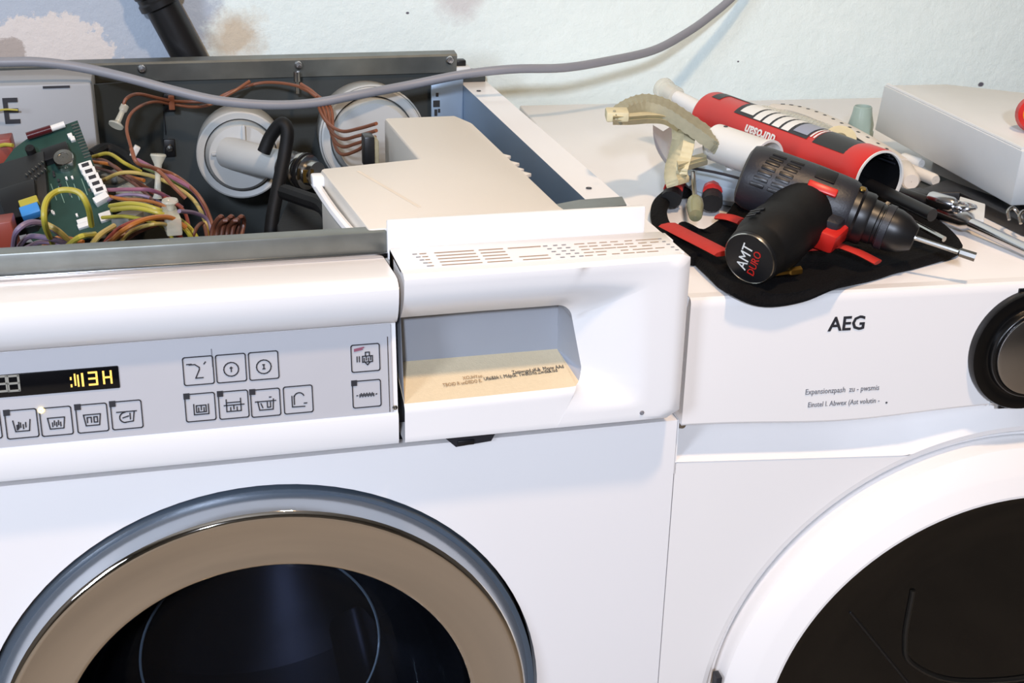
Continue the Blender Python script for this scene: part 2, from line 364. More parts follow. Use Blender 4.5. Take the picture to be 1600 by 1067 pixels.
# red components at the left
for (px, py, y, hx, hz_) in ((2, 242, .43, .012, .016), (0, 365, .26, .012, .012)):
    p = aty(px, py, y); obj('red_relay', MB().obox(p, (1, 0, .1), (0, 1, 0), (-.1, 0, 1), (hx, .012, hz_), .001), WIRE['red'], wm)
obj('grey_terminal_block', MB().obox(atz(190, 300, .775), (.9, -.3, 0), (.3, .9, 0), (0, 0, 1), (.03, .03, .012), .002), GALVD, wm)
obj('black_grommet', MB().tube([atz(140, 245, .80), atz(165, 233, .80), atz(195, 245, .795), atz(225, 270, .79)], .006, 10, 6), BLACKR, wm)
for i in range(5):
    x = 335+i*8; obj('coiled_wire', MB().tube([atz(x-6, 385, .775), atz(x-2, 355, .79), atz(x+10, 338+i % 2*6, .80), atz(x+14, 350, .79), atz(x+6, 385, .775)], .0018, 8, 6), WIRE['brown'], wm)

# dispenser housing (L-shaped lid)
zl = .845
Lp = [atz(500, 263, zl), atz(655, 247, zl), atz(600, 184, zl), atz(712, 180, zl), atz(738, 191, zl), atz(874, 320, zl)]
L7 = V((Lp[5].x+.004, .036, zl)); L8 = V((-.2165, .036, zl))
lid = obj('dispenser_lid', MB().prism(Lp+[L7, L8], (0, 0, -.055), .0028), CREAM, wm)
sk = [p.copy() for p in Lp]+[L7, L8]
obj('lid_lip', MB().tube([Lp[0]+V((-.004, -.002, -.012)), (Lp[0]+L8)/2+V((-.0057, 0, -.012)), L8+V((-.004, .002, -.012))], .0035, 8, 3), PLASTW, lid)
obj('lid_nub', MB().obox(atz(499, 281, .838), (1, 0, 0), (0, 1, 0), (0, 0, 1), (.006, .007, .004), .0015), PLASTW, lid)
for t_, sz in ((.44, .0035), (.53, .004), (.60, .003), (.65, .0045)):
    p = Lp[4].lerp(Lp[5], t_); obj('broken_tab', MB().obox(p+V((-.0008, 0, -.0022)), (.8, .5, 0), (-.5, .8, 0), (0, 0, 1), (sz*.8, sz*1.3, .0015), .0006), CREAM, lid)
obj('water_stain', MB().strokes([[(0, 0), (.028, -.1)]], .0028, atz(560, 268, zl)+V((0, 0, .0001)), (1, 0, 0), (0, 1, 0), .00012), mat('limescale_stain', 'ddd3c4', .6, var=.1), lid)
obj('hose_fitting', MB().box(aty(574, 238, .33)-V((.004, .01, .012)), aty(574, 215, .33)+V((.005, .008, .003)), .0015), BLACK, wm)
obj('hose_fitting', MB().box(aty(584, 243, .335)-V((.003, .01, .014)), aty(584, 215, .335)+V((.003, .008, 0)), .0015), TAPED, wm)

# control panel: profile swept along x
prof = [(.031, .8260), (-.016, .8296), (-.0215, .8294), (-.0255, .8276), (-.0280, .8246), (-.0281, .8205), (-.0270, .8150), (-.0252, .8095), (-.0228, .8045), (-.0196, .8005), (-.0160, .7978), (-.0118, .7966), (-.0175, .7345), (-.0195, .7335), (-.0200, .7300), (-.0198, .7150), (-.0185, .7118), (-.010, .7110), (.012, .7110), (.012, .80), (.031, .80)]
cp = obj('control_panel', MB().prism([(0, y, z) for y, z in prof], (.391, 0, 0)), PLASTW, wm, angle=28)
for v in cp.data.vertices: v.co.x += -.598
ft, fb = V((0, -.0118, .7960)), V((0, -.0175, .7345)); FW = (ft-fb).normalized(); FN = V((1, 0, 0)).cross(FW)   # fascia plane
def fas(px, py, lift=.0009): d = ray(px, py); n = FN; o = fb+n*lift; return CAM+d*((o-CAM).dot(n)/d.dot(n))
mb = MB(); mb.obox((ft+fb)/2+V((-.4037, 0, 0)), (1, 0, 0), FW, FN, (.1937, (ft-fb).length/2-.0004, .0008), .0003, 1); obj('fascia', mb, FASCIA, cp)
for px in (605, 330):
    a = fas(px, 520 if px > 400 else 545, .0009); a2 = a-FW*.057
    obj('fascia_seam', MB().obox((a+a2)/2 if px > 400 else a-FW*.006, (1, 0, 0), FW, FN, (.0003, .026 if px > 400 else .006, .00015)), INKG if px < 400 else CHROMER, cp)
c0 = fas(617, 637); obj('fascia_screw', MB().lathe([(.0003, .0008), (.0012, .0007), (.0018, 0)], c0, FN, 12), STEEL, cp)
# display
dr, dt, db_ = fas(187, 588), fas(186, 571), fas(187, 606)
hgt = (dt-db_).length/2; ctr = (dt+db_)/2
disp = obj('display', MB().obox(V((ctr.x-.11, ctr.y, ctr.z)), (1, 0, 0), FW, FN, (.11, hgt, .0009), .0012), DISPLAY, cp)
def seg7(mb, O, segs, wd, hh, th):
    S_ = dict(a=[(0, hh), (wd, hh)], g=[(0, hh/2), (wd, hh/2)], d=[(0, 0), (wd, 0)], f=[(0, hh/2), (0, hh)], e=[(0, 0), (0, hh/2)], b=[(wd, hh/2), (wd, hh)], c=[(wd, 0), (wd, hh/2)])
    mb.strokes([S_[k] for k in segs], th, O, (1, 0, 0), FW)
for px, py, sg in ((-5, 612, 'abcdefg'), (14, 611, 'abcdefg')):
    mb = MB(); seg7(mb, fas(px, py, .0019), sg, .0062, .0095, .0013); obj('digit', mb, SEGOFF, cp)
for px, py, sg, wd in ((140, 601, 'abcdg', .0046), (163, 599, 'bcefg', .0044)):
    mb = MB(); seg7(mb, fas(px, py, .0019), sg, wd, .0078, .0012); obj('digit', mb, AMBER, cp)
mb = MB()
for dx, dots in ((0, (0, .6)), (.0024, (.1, .35, .6, .85)), (.0042, (0, .25, .5, .75)), (.0068, None)):
    if dots is None: mb.strokes([[(dx, 0), (dx, .0078)]], .0013, fas(112, 604, .0019), (1, 0, 0), FW)
    else: mb.strokes([[(dx, t*.0078), (dx, t*.0078+.0012)] for t in dots], .001, fas(112, 604, .0019), (1, 0, 0), FW)
obj('digit', mb, AMBER, cp)
# buttons
def rrect(hw, hh, r, n=4):
    P = []
    for cx, cz, a0 in ((hw-r, hh-r, 0), (-hw+r, hh-r, 90), (-hw+r, -hh+r, 180), (hw-r, -hh+r, 270)):
        for k in range(n+1): a = math.radians(a0+90*k/n); P.append((cx+r*math.cos(a), cz+r*math.sin(a)))
    return P+[P[0]]
def circ(r, n=16, cx=0, cz=0, a0=0, a1=360): return [(cx+r*math.cos(math.radians(a0+(a1-a0)*k/n)), cz+r*math.sin(math.radians(a0+(a1-a0)*k/n))) for k in range(n+1)]
u = .001
TUB = [(-5*u, 3.2*u), (-4*u, -4*u), (4*u, -4*u), (5*u, 3.2*u)]
def hatch(x0, x1, z0, z1, n): return [[(x0+(x1-x0)*(i+.5)/n, z0+(z1-z0)*.25*(i % 2)), (x0+(x1-x0)*(i+.5)/n, z1-(z1-z0)*.3*((i+1) % 2))] for i in range(n)]
ICON = dict(
    basin=[TUB, hatch(-3.5*u, 0, -3*u, 1.5*u, 3)[0], hatch(-3.5*u, 3.5*u, -3*u, 2*u, 6)[1]]+hatch(-3*u, 3*u, -2.5*u, 1.5*u, 4),
    basinbar=[TUB, [(-5*u, 3.2*u), (5*u, 3.2*u)]]+hatch(-3*u, 3*u, -2.6*u, 1.2*u, 5),
    basinpic=[TUB, [(-5*u, 3.2*u), (5*u, 3.2*u)], [(-3*u, -2*u), (-3*u, 1.4*u), (-.6*u, 1.4*u), (-.6*u, -2*u)], [(1*u, -2*u), (1*u, 1.5*u), (3*u, 1.5*u), (3*u, -2*u), (1*u, -2*u)]],
    wave=[[(-6*u, 3*u), (6*u, 3*u)], circ(3.4*u, 10, -1*u, -.8*u, 90, 270), [(-1*u, -4*u), (3.6*u, -3.6*u), (4.6*u, 3*u)], [(-2.5*u, -1*u), (1*u, 0)], [(2*u, 1.8*u), (2*u, -2.2*u)]],
    spin=[[(-5.5*u, 5*u), (-2*u, 5*u), (.6*u, 3*u), (.6*u, 1.5*u), (-2*u, -4*u), (2.6*u, -4*u)], [(3.6*u, 5*u), (4.6*u, 6.2*u)], [(-7*u, 5.4*u), (-4*u, 5.4*u)]],
    key=[circ(4.6*u), [(0, -1.6*u), (0, 1.6*u)], [(-.7*u, .9*u), (.7*u, .9*u)]],
    key2=[circ(4.6*u), [(-.7*u, 1.4*u), (.5*u, 1.4*u)], [(0, -1.4*u), (0, 1.4*u)], [(-.7*u, -1.4*u), (.7*u, -1.4*u)]],
    square=[[(-4*u, 3*u), (-4*u, -4*u), (5*u, -4*u), (5*u, 2.5*u)], [(-2.5*u, 2*u), (3.5*u, 2*u), (3.5*u, -2.5*u), (-2.5*u, -2.5*u), (-2.5*u, 2*u)]]+hatch(-2*u, 3*u, -2*u, 1.5*u, 3),
    lines=[[(-4.5*u, 4.5*u), (-4.5*u, -3.6*u), (4.5*u, -3.6*u), (4.5*u, 4.8*u)], [(-6*u, .6*u), (6.5*u, .6*u)], [(-4*u, 2.4*u), (4*u, 2.4*u)]]+hatch(-3*u, 3*u, -3*u, 0, 3),
    pot=[[(-5*u, 2*u), (-4*u, -4*u), (4.5*u, -4*u), (5*u, 3*u)], [(-6.5*u, 1.8*u), (6.5*u, 1.8*u)], [(1*u, 1*u), (1*u, -2.4*u), (3*u, -2.4*u), (3*u, 1*u)], [(-3*u, .5*u), (-2*u, -2.5*u)], [(2.5*u, 4.4*u), (3.6*u, 4.4*u)]],
    arch=[[(-4*u, 3.4*u), (-4*u, -4*u), (4*u, -4.2*u)], [(-2.6*u, 3.4*u), (-2.6*u, -2.4*u)], circ(3.2*u, 8, .6*u, 2.2*u, 175, 20), [(3.6*u, -2*u), (5.4*u, -2*u)]],
    tank=[[(-5.5*u, 2*u), (-5.5*u, -1.5*u)], [(-4*u, -1.5*u), (-4*u, 2*u)], [(-2*u, 2*u), (-2*u, -2*u), (4.5*u, -2*u), (4.5*u, 2*u), (-2*u, 2*u)], [(0, 2*u), (0, 4.6*u), (2.6*u, 4.6*u), (2.6*u, 2*u)], [(-.6*u, -2*u), (1.2*u, -4*u), (3*u, -2*u)]]+hatch(-1.6*u, 4*u, -1.6*u, 1.6*u, 4),
    word=[[(-6.6*u, 0), (-6*u, 0)], [(6*u, 0), (6.6*u, .2*u)]]+hatch(-5*u, 5*u, -1.1*u, 1.3*u, 11))
BT = [(-24, 664, 'basin', 1), (34, 662, 'basin', 1), (88, 658, 'basinbar', 2), (144, 653, 'basinpic', 1), (198, 648, 'wave', 1), (310, 579, 'spin', 0), (361, 575, 'key', 0), (412, 571, 'key2', 0), (571, 559, 'tank', 0),
      (313, 636, 'square', 1), (365, 632, 'lines', 1), (415, 629, 'pot', 1), (466, 624, 'arch', 0), (573, 615, 'word', 1)]
for px, py, ic, led in BT:
    c = fas(px, py, .0010); mb = MB(); hw, hh = (.0092, .0092)
    mb.strokes([rrect(hw, hh, .0014)], .00065, c, (1, 0, 0), FW, .0004)
    mb.strokes(ICON[ic], .0007, c-FW*.0008, (1, 0, 0), FW)
    if led == 1: mb.obox(c+V((-hw+.0012, 0, 0))+FW*(hh-.0012), (1, 0, 0), FW, FN, (.0019, .0019, .0005))
    obj('button', mb, INK, cp)
    if led == 2: obj('indicator_light', MB().lathe([(.0003, .0011), (.0018, .001), (.0021, 0)], c+V((-hw+.0012, 0, 0))+FW*(hh-.0012), FN, 14), AMBERL, cp)
mb = MB(); mb.strokes([[(-.007, .0062), (-.001, .0072)], [(-.007, .0052), (-.002, .0060)]], .0009, fas(571, 559, .0012), (1, 0, 0), FW); obj('red_print', mb, WIRE['pink'], cp)

# detergent drawer
dx0, dx1, dz0, dz1 = -.2035, -.0085, .7120, .8330
NT = 14
def path(pts, n):
    d = [0]
    for a, b in zip(pts[:-1], pts[1:]): d.append(d[-1]+math.hypot(b[0]-a[0], b[1]-a[1]))
    out = []
    for k in range(n):
        t = d[-1]*k/(n-1); i = max(j for j in range(len(d)-1) if d[j] <= t+1e-12); f = (t-d[i])/max(1e-9, d[i+1]-d[i])
        out.append((pts[i][0]+(pts[i+1][0]-pts[i][0])*f, pts[i][1]+(pts[i+1][1]-pts[i][1])*f))
    return out
def arc(cx, cz, r, a0, a1, n=8): return [(cx+r*math.cos(math.radians(a0+(a1-a0)*k/n)), cz+r*math.sin(math.radians(a0+(a1-a0)*k/n))) for k in range(n+1)]
hx1t, hx1b, hz1, hz0 = -.0860, -.0775, .7990, .7425
inner_t = [(dx0, hz1-.0005), (-.15, hz1), (hx1t-.013, hz1)]; inner_c = arc(hx1t-.012, hz1-.012, .012, 85, 8); inner_r = [(hx1b-.0005, hz0+.009)]; inner_c2 = arc(hx1b-.0075, hz0+.0075, .007, 0, -90)
inner = path(inner_t, 24)+path(inner_c, 12)+path([inner_c[-1]]+inner_r, 12)+path(inner_c2, 10)+path([inner_c2[-1], (-.15, hz0-.0005), (dx0, hz0-.001)], 24)
cr = .004
outer = path([(dx0, dz1), (-.085, dz1)], 24)+path([(-.085, dz1), (dx1-cr, dz1)]+arc(dx1-cr, dz1-cr, cr, 90, 20, 4), 12)+path([(dx1, dz1-cr-.001), (dx1, .745)], 12)+path([(dx1, .745), (dx1, dz0+.002), (dx1-.002, dz0), (-.10, dz0)], 10)+path([(-.10, dz0), (dx0, dz0)], 24)
NI = len(inner); rows = []
for j in range(NT+1):
    t = j/NT; row = []
    for k in range(NI):
        (xo, zo), (xi, zi) = outer[k], inner[k]
        x = xo+(xi-xo)*t; z = zo+(zi-zo)*t
        top = 1.0 if k < 20 else (.5+.5*math.cos(math.pi*(k-20)/18) if k < 38 else 0.0)
        bot = 1.0 if k >= 60 else (.5-.5*math.cos(math.pi*(k-48)/12) if k >= 48 else 0.0)
        side = max(0.0, 1-top-bot)
        # each arm: own depth profile from the outer rim (t=0) to the recess lip (t=1)
        yt = -.0285+.0055*t+(.0125*max(0, (t-.3)/.7)**2.2)
        ys = -.0245+.0165*(max(0, (t-.42)/.58))**1.3
        yb = -.0235+.0025*max(0, (t-.9)/.1)
        if t < 1e-6: edge = .0045
        elif j == 1: edge = .0005
        else: edge = 0
        row.append(V((x, yt*top+ys*side+yb*bot+edge, z)))
    rows.append(row)
dd = obj('detergent_drawer', MB().grid(rows), PLASTW, wm, angle=40)
# rim returning to the back, top plate
mb = MB(); r0 = rows[0]; rb = [V((p.x, .028 if k < 40 else .012, p.z)) for k, p in enumerate(r0)]; mb.grid([r0, rb]); obj('drawer_rim', mb, PLASTW, dd)
mb = MB(); ys = [p for p in [r[0] for r in rows]]; zb = [V((dx0, .028, p.z)) for p in ys]; mb.grid([ys, zb]); obj('drawer_left_cheek', mb, PLASTW, dd)
mb = MB(); mb.box((dx0, .0125, .7965), (dx1, .029, .8318), .0005); mb.box((dx0, -.0165, dz1-.003), (dx1-.003, .029, dz1+.0001), .0008); obj('drawer_top_plate', mb, PLASTW, dd)
# recess tray: shaded back, tan sloping floor, right facet
TAN = mat('warm_lit_recess_plastic', 'dccbaa', .5, var=.06, vscale=300, bump=.15, bscale=900)  # warm lamp light on the recess floor is put into this tan
RGREY = mat('shaded_recess_plastic', '9ea2aa', .5, var=.03)  # grey darkened to carry the shade inside the recess
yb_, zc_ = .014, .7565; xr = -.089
lip = rows[-1]
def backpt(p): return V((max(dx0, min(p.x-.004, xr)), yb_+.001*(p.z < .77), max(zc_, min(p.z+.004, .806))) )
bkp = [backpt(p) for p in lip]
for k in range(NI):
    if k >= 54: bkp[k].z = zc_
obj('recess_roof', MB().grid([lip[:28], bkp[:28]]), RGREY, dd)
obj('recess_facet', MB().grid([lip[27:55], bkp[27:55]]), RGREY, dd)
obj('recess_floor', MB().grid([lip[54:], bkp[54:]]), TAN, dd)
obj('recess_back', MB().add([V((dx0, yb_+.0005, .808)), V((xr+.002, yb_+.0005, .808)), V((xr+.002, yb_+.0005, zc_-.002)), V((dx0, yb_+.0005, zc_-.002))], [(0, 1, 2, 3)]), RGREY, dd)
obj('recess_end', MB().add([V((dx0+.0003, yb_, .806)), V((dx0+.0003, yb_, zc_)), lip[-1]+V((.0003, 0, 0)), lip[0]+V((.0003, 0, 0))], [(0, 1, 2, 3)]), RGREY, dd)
B0 = V((dx0, yb_+.001, zc_)); F0 = lip[-1].copy()
SU = V((1, 0, 0)); SW = (B0-F0).normalized(); SN = SU.cross(SW)
def rec(px, py): d = ray(px, py); return CAM+d*((F0+SN*.0013-CAM).dot(SN)/d.dot(SN))
for s_, px, py, sz, m_ in (('Zamwupd aKA  Mxvw AAd', 800, 582, .0046, INK), ('Ufai&bk l. Mdpck. Twdfcl/hs.Zwda&.lsd', 756, 592, .0046, INK), ('XCUHYon', 723, 591, .0042, INKB), ('TBOID R unDEDO E.', 692, 602, .0042, INKB)):
    text('drawer_lettering', s_, sz, rec(px, py), SU+SW*.045, SW-SU*.045, m_, dd, sx=.72, ext=.0001)
# printed chart on the drawer top
zt = dz1+.0003; mb = MB(); mb2 = MB()
for i in range(5):
    yv = .0125-i*.0062
    for (xa, xb) in ((-.186+i*.0008, -.182), (-.176, -.150), (-.146, -.130), (-.126+i*.001, -.104)):
        if (i in (1, 2) and xb == -.104): continue
        mb2.strokes([[(xa, yv), (xb, yv)]], .0011, (0, 0, zt), (1, 0, 0), (0, 1, 0), .00012)
    for x in (-.1905, -.1015, -.0945, -.0885): mb.strokes([[(x+i*.0012, yv), (x+i*.0012+.0022, yv)]], .0012, (0, 0, zt), (1, 0, 0), (0, 1, 0), .00012)
    for k in range(7):
        if random.random() < .85: xa = -.080+k*.0086+random.random()*.002; mb2.strokes([[(xa, yv), (xa+.0045+random.random()*.003, yv)]], .0009, (0, 0, zt), (1, 0, 0), (0, 1, 0), .00012)
    mb.strokes([[(-.0195+i*.0008, yv), (-.0178+i*.0008, yv)]], .0011, (0, 0, zt), (1, 0, 0), (0, 1, 0), .00012)
[o.__setitem__('kind', 'stuff') for o in (obj('chart_print', mb, INKG, dd), obj('chart_print', mb2, INKB, dd))]
obj('drawer_flange', MB().box((-.2045, .0295, .824), (-.0235, .0345, .8515), .0012), PLASTW, wm)
c0 = aty(1003, 645, -.0245); obj('drawer_screw', MB().lathe([(.0003, .0008), (.0012, .0007), (.0017, 0)], c0, (0, -1, 0), 12), INKG, dd)
p = aty(735, 690, -.004)
obj('latch', MB().prism([(p.x-.019, -.003, .7055), (p.x+.019, -.003, .7065), (p.x+.015, -.003, .6985), (p.x-.010, -.003, .6965)], (0, .003, 0)), GREYP, wm)
obj('latch_tab', MB().box((p.x-.009, -.0042, .6975), (p.x+.003, -.0025, .7015), .0008), BLACK, wm)

# porthole door
R1 = .1975
dpr = [(R1+.0005, .012), (R1, -.002), (.1955, -.0005), (.1935, .0005), (.1915, -.0035), (.1895, -.0095), (.1878, -.0138), (.1858, -.0162), (.1835, -.0166), (.182, -.0158), (.1500, -.0172), (.1478, -.0166), (.1462, -.014), (.1455, -.008), (.1452, .01)]
BAND = mat('pale_chrome_rim', 'b9c0c8', .22, metal=.85, var=.02)
door = obj('porthole_door', MB().lathe(dpr[6:], (DC.x, 0, DC.z), (0, 1, 0), 120), CHROME, wm, angle=50)
obj('door_rim', MB().lathe(dpr[3:7], (DC.x, 0, DC.z), (0, 1, 0), 120), BAND, door, angle=60)
obj('door_gap_shade', MB().lathe(dpr[:4], (DC.x, 0, DC.z), (0, 1, 0), 120), mat('blue_grey_gap_shade', '55606c', .35, var=.05), door, angle=60)  # blue-grey tone paints the shadow gap around the door ring
gm = bpy.data.materials.new('porthole_glass'); gm.use_nodes = True; nt = gm.node_tree; b = nt.nodes['Principled BSDF']
b.inputs['Base Color'].default_value = (.015, .017, .022, 1); b.inputs['Roughness'].default_value = .05; b.inputs['Alpha'].default_value = .18; b.inputs['IOR'].default_value = 1.5
obj('glass_bowl', MB().lathe([(.1454, .004), (.140, .012), (.132, .04), (.118, .075), (.10, .092), (.06, .10), (.0005, .102)], (DC.x, 0, DC.z), (0, 1, 0), 96), gm, door, angle=60)
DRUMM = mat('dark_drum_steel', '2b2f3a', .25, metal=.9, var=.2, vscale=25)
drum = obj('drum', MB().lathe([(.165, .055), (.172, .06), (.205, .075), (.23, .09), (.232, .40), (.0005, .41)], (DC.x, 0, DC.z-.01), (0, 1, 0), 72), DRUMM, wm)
for k in range(3):
    a = math.radians(62+120*k); rd = V((math.cos(a), 0, math.sin(a))); tg = V((-math.sin(a), 0, math.cos(a)))
    obj('drum_paddle', MB().obox(V((DC.x, .24, DC.z-.01))+rd*.21, tg, (0, 1, 0), rd, (.022, .14, .03), .012, 3), DRUMM, drum)
obj('drum_ring', MB().lathe([(.205, .0745), (.207, .073), (.209, .075)], (DC.x, 0, DC.z-.01), (0, 1, 0), 72), CHROMER, drum)
obj('bowl_glint_ring', MB().lathe([(.0925, .0935), (.0935, .0925), (.0945, .0935), (.0935, .0945), (.0925, .0935)], (DC.x, 0, DC.z), (0, 1, 0), 72), mat('steel_blue_glint', '73869c', .15, metal=.6), door)  # bright reflection along the bowl's bottom edge, added as a steel-blue ring
obj('door_gasket', MB().lathe([(.1985, .013), (.192, .03), (.172, .045), (.168, .058), (.174, .062)], (DC.x, 0, DC.z), (0, 1, 0), 72), BLACKR, wm)

# ------------------------------------------------------------------ tumble dryer
DO = V((.006, 0, 0)); DRZ = math.radians(-3.6)
td = thing('tumble_dryer', DO, 'white tumble dryer with a black round dial, tools lying on its top', 'tumble dryer', DRZ)
DM = MW[td.name]
DEX = DM.to_3x3() @ V((1, 0, 0)); DEY = DM.to_3x3() @ V((0, 1, 0))
DTOP = .7945
def dpl(px, py, ly=0.0): d = ray(px, py); h = CAM+d*((DO+DEY*ly-CAM).dot(DEY)/d.dot(DEY)); return DM.inverted() @ h
def D(name, mb, m, par=None, **k): return obj(name, mb, m, par or td, world=False, **k)
W2 = .596; dcx, dcz, dR = .272, .430, .2435
# lower edge of the handle slope, left of the door arc
def z1(x): return .6975-.004*math.sin(min(1, x/.27)*math.pi)*1.2 if x < .27 else .6975
zt_ = lambda x: .6640-.0065*(x/.18)
tl = math.degrees(math.acos((.18-dcx)/dR)); ztouch = dcz+dR*math.sin(math.radians(tl))
zt_ = lambda x: .6640+(ztouch-.6640)*(x/.18)
def z3(x):
    x = min(x, 2*dcx-x)
    if x <= .18: return zt_(x)
    return dcz+math.sqrt(max(0, dR**2-(x-dcx)**2))
# cabinet shell
D('cabinet', MB().box((-.0057, .0385, .02), (W2, .598, DTOP-.016), .002), DRYW)
D('plinth', MB().box((.01, .02, 0), (W2-.01, .58, .0195)), BLACK)
D('worktop', MB().box((-.0057, -.0002, DTOP-.015), (W2, .606, DTOP), .0022, 3), DRYW)
# front sheet: columns outside the arc, split by angle
mb = MB(); N = 100; inn = []; out = []
for k in range(N+1):
    a = math.radians(tl+(360-2*(tl-90)-0)*0+ (360-(2*tl-180))*k/N) if False else None
A0_, A1_ = math.radians(tl), math.radians(180-tl+360)
for k in range(N+1):
    a = A0_+(A1_-A0_)*k/N; inn.append(V((dcx+dR*math.cos(a), 0, dcz+dR*math.sin(a))))
def outpt(a):
    c, s_ = math.cos(a), math.sin(a); x0, x1, zz0 = -.0057, W2, .02; t = 9
    if c < -1e-9: t = min(t, (x0-dcx)/c)
    if c > 1e-9: t = min(t, (x1-dcx)/c)
    if s_ < -1e-9: t = min(t, (zz0-dcz)/s_)
    if s_ > 1e-9:
        lo, hi = 0, t
        for _ in range(40):
            m_ = (lo+hi)/2; x = dcx+c*m_; z = dcz+s_*m_
            lim = zt_(x) if x < dcx else zt_(2*dcx-x) if 2*dcx-x > 0 else zt_(0)
            if z > lim: hi = m_
            else: lo = m_
        t = min(t, max(lo, dR))
    return V((dcx+c*t, 0, dcz+s_*t))
for k in range(N+1): out.append(outpt(A0_+(A1_-A0_)*k/N))
# put the sharp corners in
def snap(cx, cz): 
    j = min(range(N+1), key=lambda i: (out[i]-V((cx, 0, cz))).length); out[j] = V((cx, 0, cz))
snap(-.0057, zt_(0)); snap(-.0057, .02); snap(W2, .02)
mid = [(i*.0+o*1.0) for i, o in zip(inn, out)]
mb.grid([out, inn]); mb.grid([[p+V((0, .038, 0)) for p in out], out])
D('front_sheet', mb, DRYW)
# door surround ring (sloping in) all round
D('door_surround', MB().lathe([(dR+.0002, 0), (dR-.004, .0012), (.2345, .0085), (.2322, .0095), (.2322, .03)], (dcx, 0, dcz), (0, 1, 0), 128), DRYW, angle=30)
# control panel face with handle groove
xs = [-.0057+i*(W2+.0045)/80 for i in range(81)]
def grow(x): xm = min(x, 2*dcx-x) if x > dcx else x; return max(0.0, 1-(max(0, xm-.10)/.165)**1.6) if xm < .265 else 0.0
def zb(x):     # lower edge of the panel
    xm = max(0, min(x, max(0, 2*dcx-x))); t = xm/.27
    return .6980-.0055*math.exp(-((xm-.12)/.075)**2)
def crease(x):
    xm = max(0, min(x, max(0, 2*dcx-x))); g = grow(xm)
    return zb(xm)-.0005-.0155*max(0, min(1, (.255-xm)/.13))**.8
panel = MB()
rowsP = []
for (yy, zf) in ((.004, lambda x: DTOP+.0002), (-.0040, lambda x: DTOP+.0001), (-.0062, lambda x: DTOP-.0012), (-.0073, lambda x: DTOP-.0035), (-.0075, lambda x: DTOP-.007), (-.0075, lambda x: zb(x)+.02), (-.0075, lambda x: zb(x)+.0015), (-.0065, lambda x: zb(x)), (.0, lambda x: zb(x))):
    rowsP.append([V((x, yy, zf(x))) for x in xs])
panel.grid(rowsP)
pn = D('control_panel', panel, DRYW, angle=25)
gv = MB(); GD = .030
r1 = [V((x, GD*grow(x)-.001, zb(x)+.0002)) for x in xs]; r0_ = [V((x, -.002, zb(x)+.0004)) for x in xs]
r2 = [V((x, GD*grow(x)*.9-.001, crease(x))) for x in xs]; r3 = [V((x, -.0005, max(z3(x)+.0004, z3(x)))) for x in xs]
gv.grid([r0_, r1]); D('groove_roof', gv, DRYW, pn)
D('handle_groove', MB().grid([r1, r2]), DRYW, pn, angle=25)
D('groove_slope', MB().grid([r2, r3]), DRYW, pn, angle=25)
D('panel_backing', MB().box((-.0044, .0005, .70), (W2, .0385, DTOP-.0155)), DRYW, pn)
D('left_end', MB().add([V((-.0057, -.0040, DTOP)), V((-.0057, -.0075, DTOP-.006)), V((-.0057, -.0075, .70)), V((-.0057, -.0065, .698)), V((-.0057, .0385, .698)), V((-.0057, .0385, DTOP))], [(0, 1, 2, 3, 4)]), DRYW, pn)
D('panel_screw', MB().lathe([(.0003, .001), (.0025, .0008), (.003, 0)], dpl(1066, 664, .012), (0, -1, 0), 12), STEEL, pn)
D('groove_end', MB().box((-.0061, .0, .655), (-.0050, .0385, .699)), DRYW, pn)
text('brand_lettering', 'AEG', .0150, dpl(1295, 508, -.0079), (1, 0, 0), (0, 0, 1), INK, pn, world=False, sx=.98, offset=.0003)
for s_, px, py, sz in (('Expansionzpash  zu - pwsmis', 1258, 613, .0062), ('Einstel l. Abwex (Ast volutin - ', 1262, 633, .0058)):
    text('panel_lettering', s_, sz, dpl(px, py, -.0079), (1, 0, 0), (0, 0, 1), INKG, pn, world=False, sx=.80)
p = dpl(1385, 629, -.0077); D('printed_dot', MB().lathe([(.0002, .0002), (.0008, .0002), (.0008, 0)], p, (0, -1, 0), 10), INK, pn)
# dial and black display strip
kc = dpl(1606, 544, -.008)
D('display_strip', MB().box((kc.x-.016, -.0092, .6945), (kc.x+.22, -.0070, DTOP-.004), .0006), DISPLAY, pn)
kn = D('dial', MB().lathe([(.0475, .0), (.0475, -.004), (.0465, -.0062), (.040, -.0072), (.037, -.0062), (.0355, -.0068), (.0350, -.0085), (.0345, -.0115), (.0335, -.0125), (.0322, -.0125), (.0318, -.0115)], (kc.x, -.0078, kc.z), (0, 1, 0), 72), mat('deep_black_plastic', '070708', .28, var=.1), td, angle=50)
D('dial_face', MB().lathe([(.0320, -.0115), (.0314, -.0135), (.029, -.0142), (.0003, -.0144)], (kc.x, -.0078, kc.z), (0, 1, 0), 64), CHROMER, kn)
D('panel_joint', MB().box((dpl(1566, 460).x, -.0080, .6975), (dpl(1566, 460).x+.0008, -.0068, DTOP-.0175)), LIGHTG, pn)
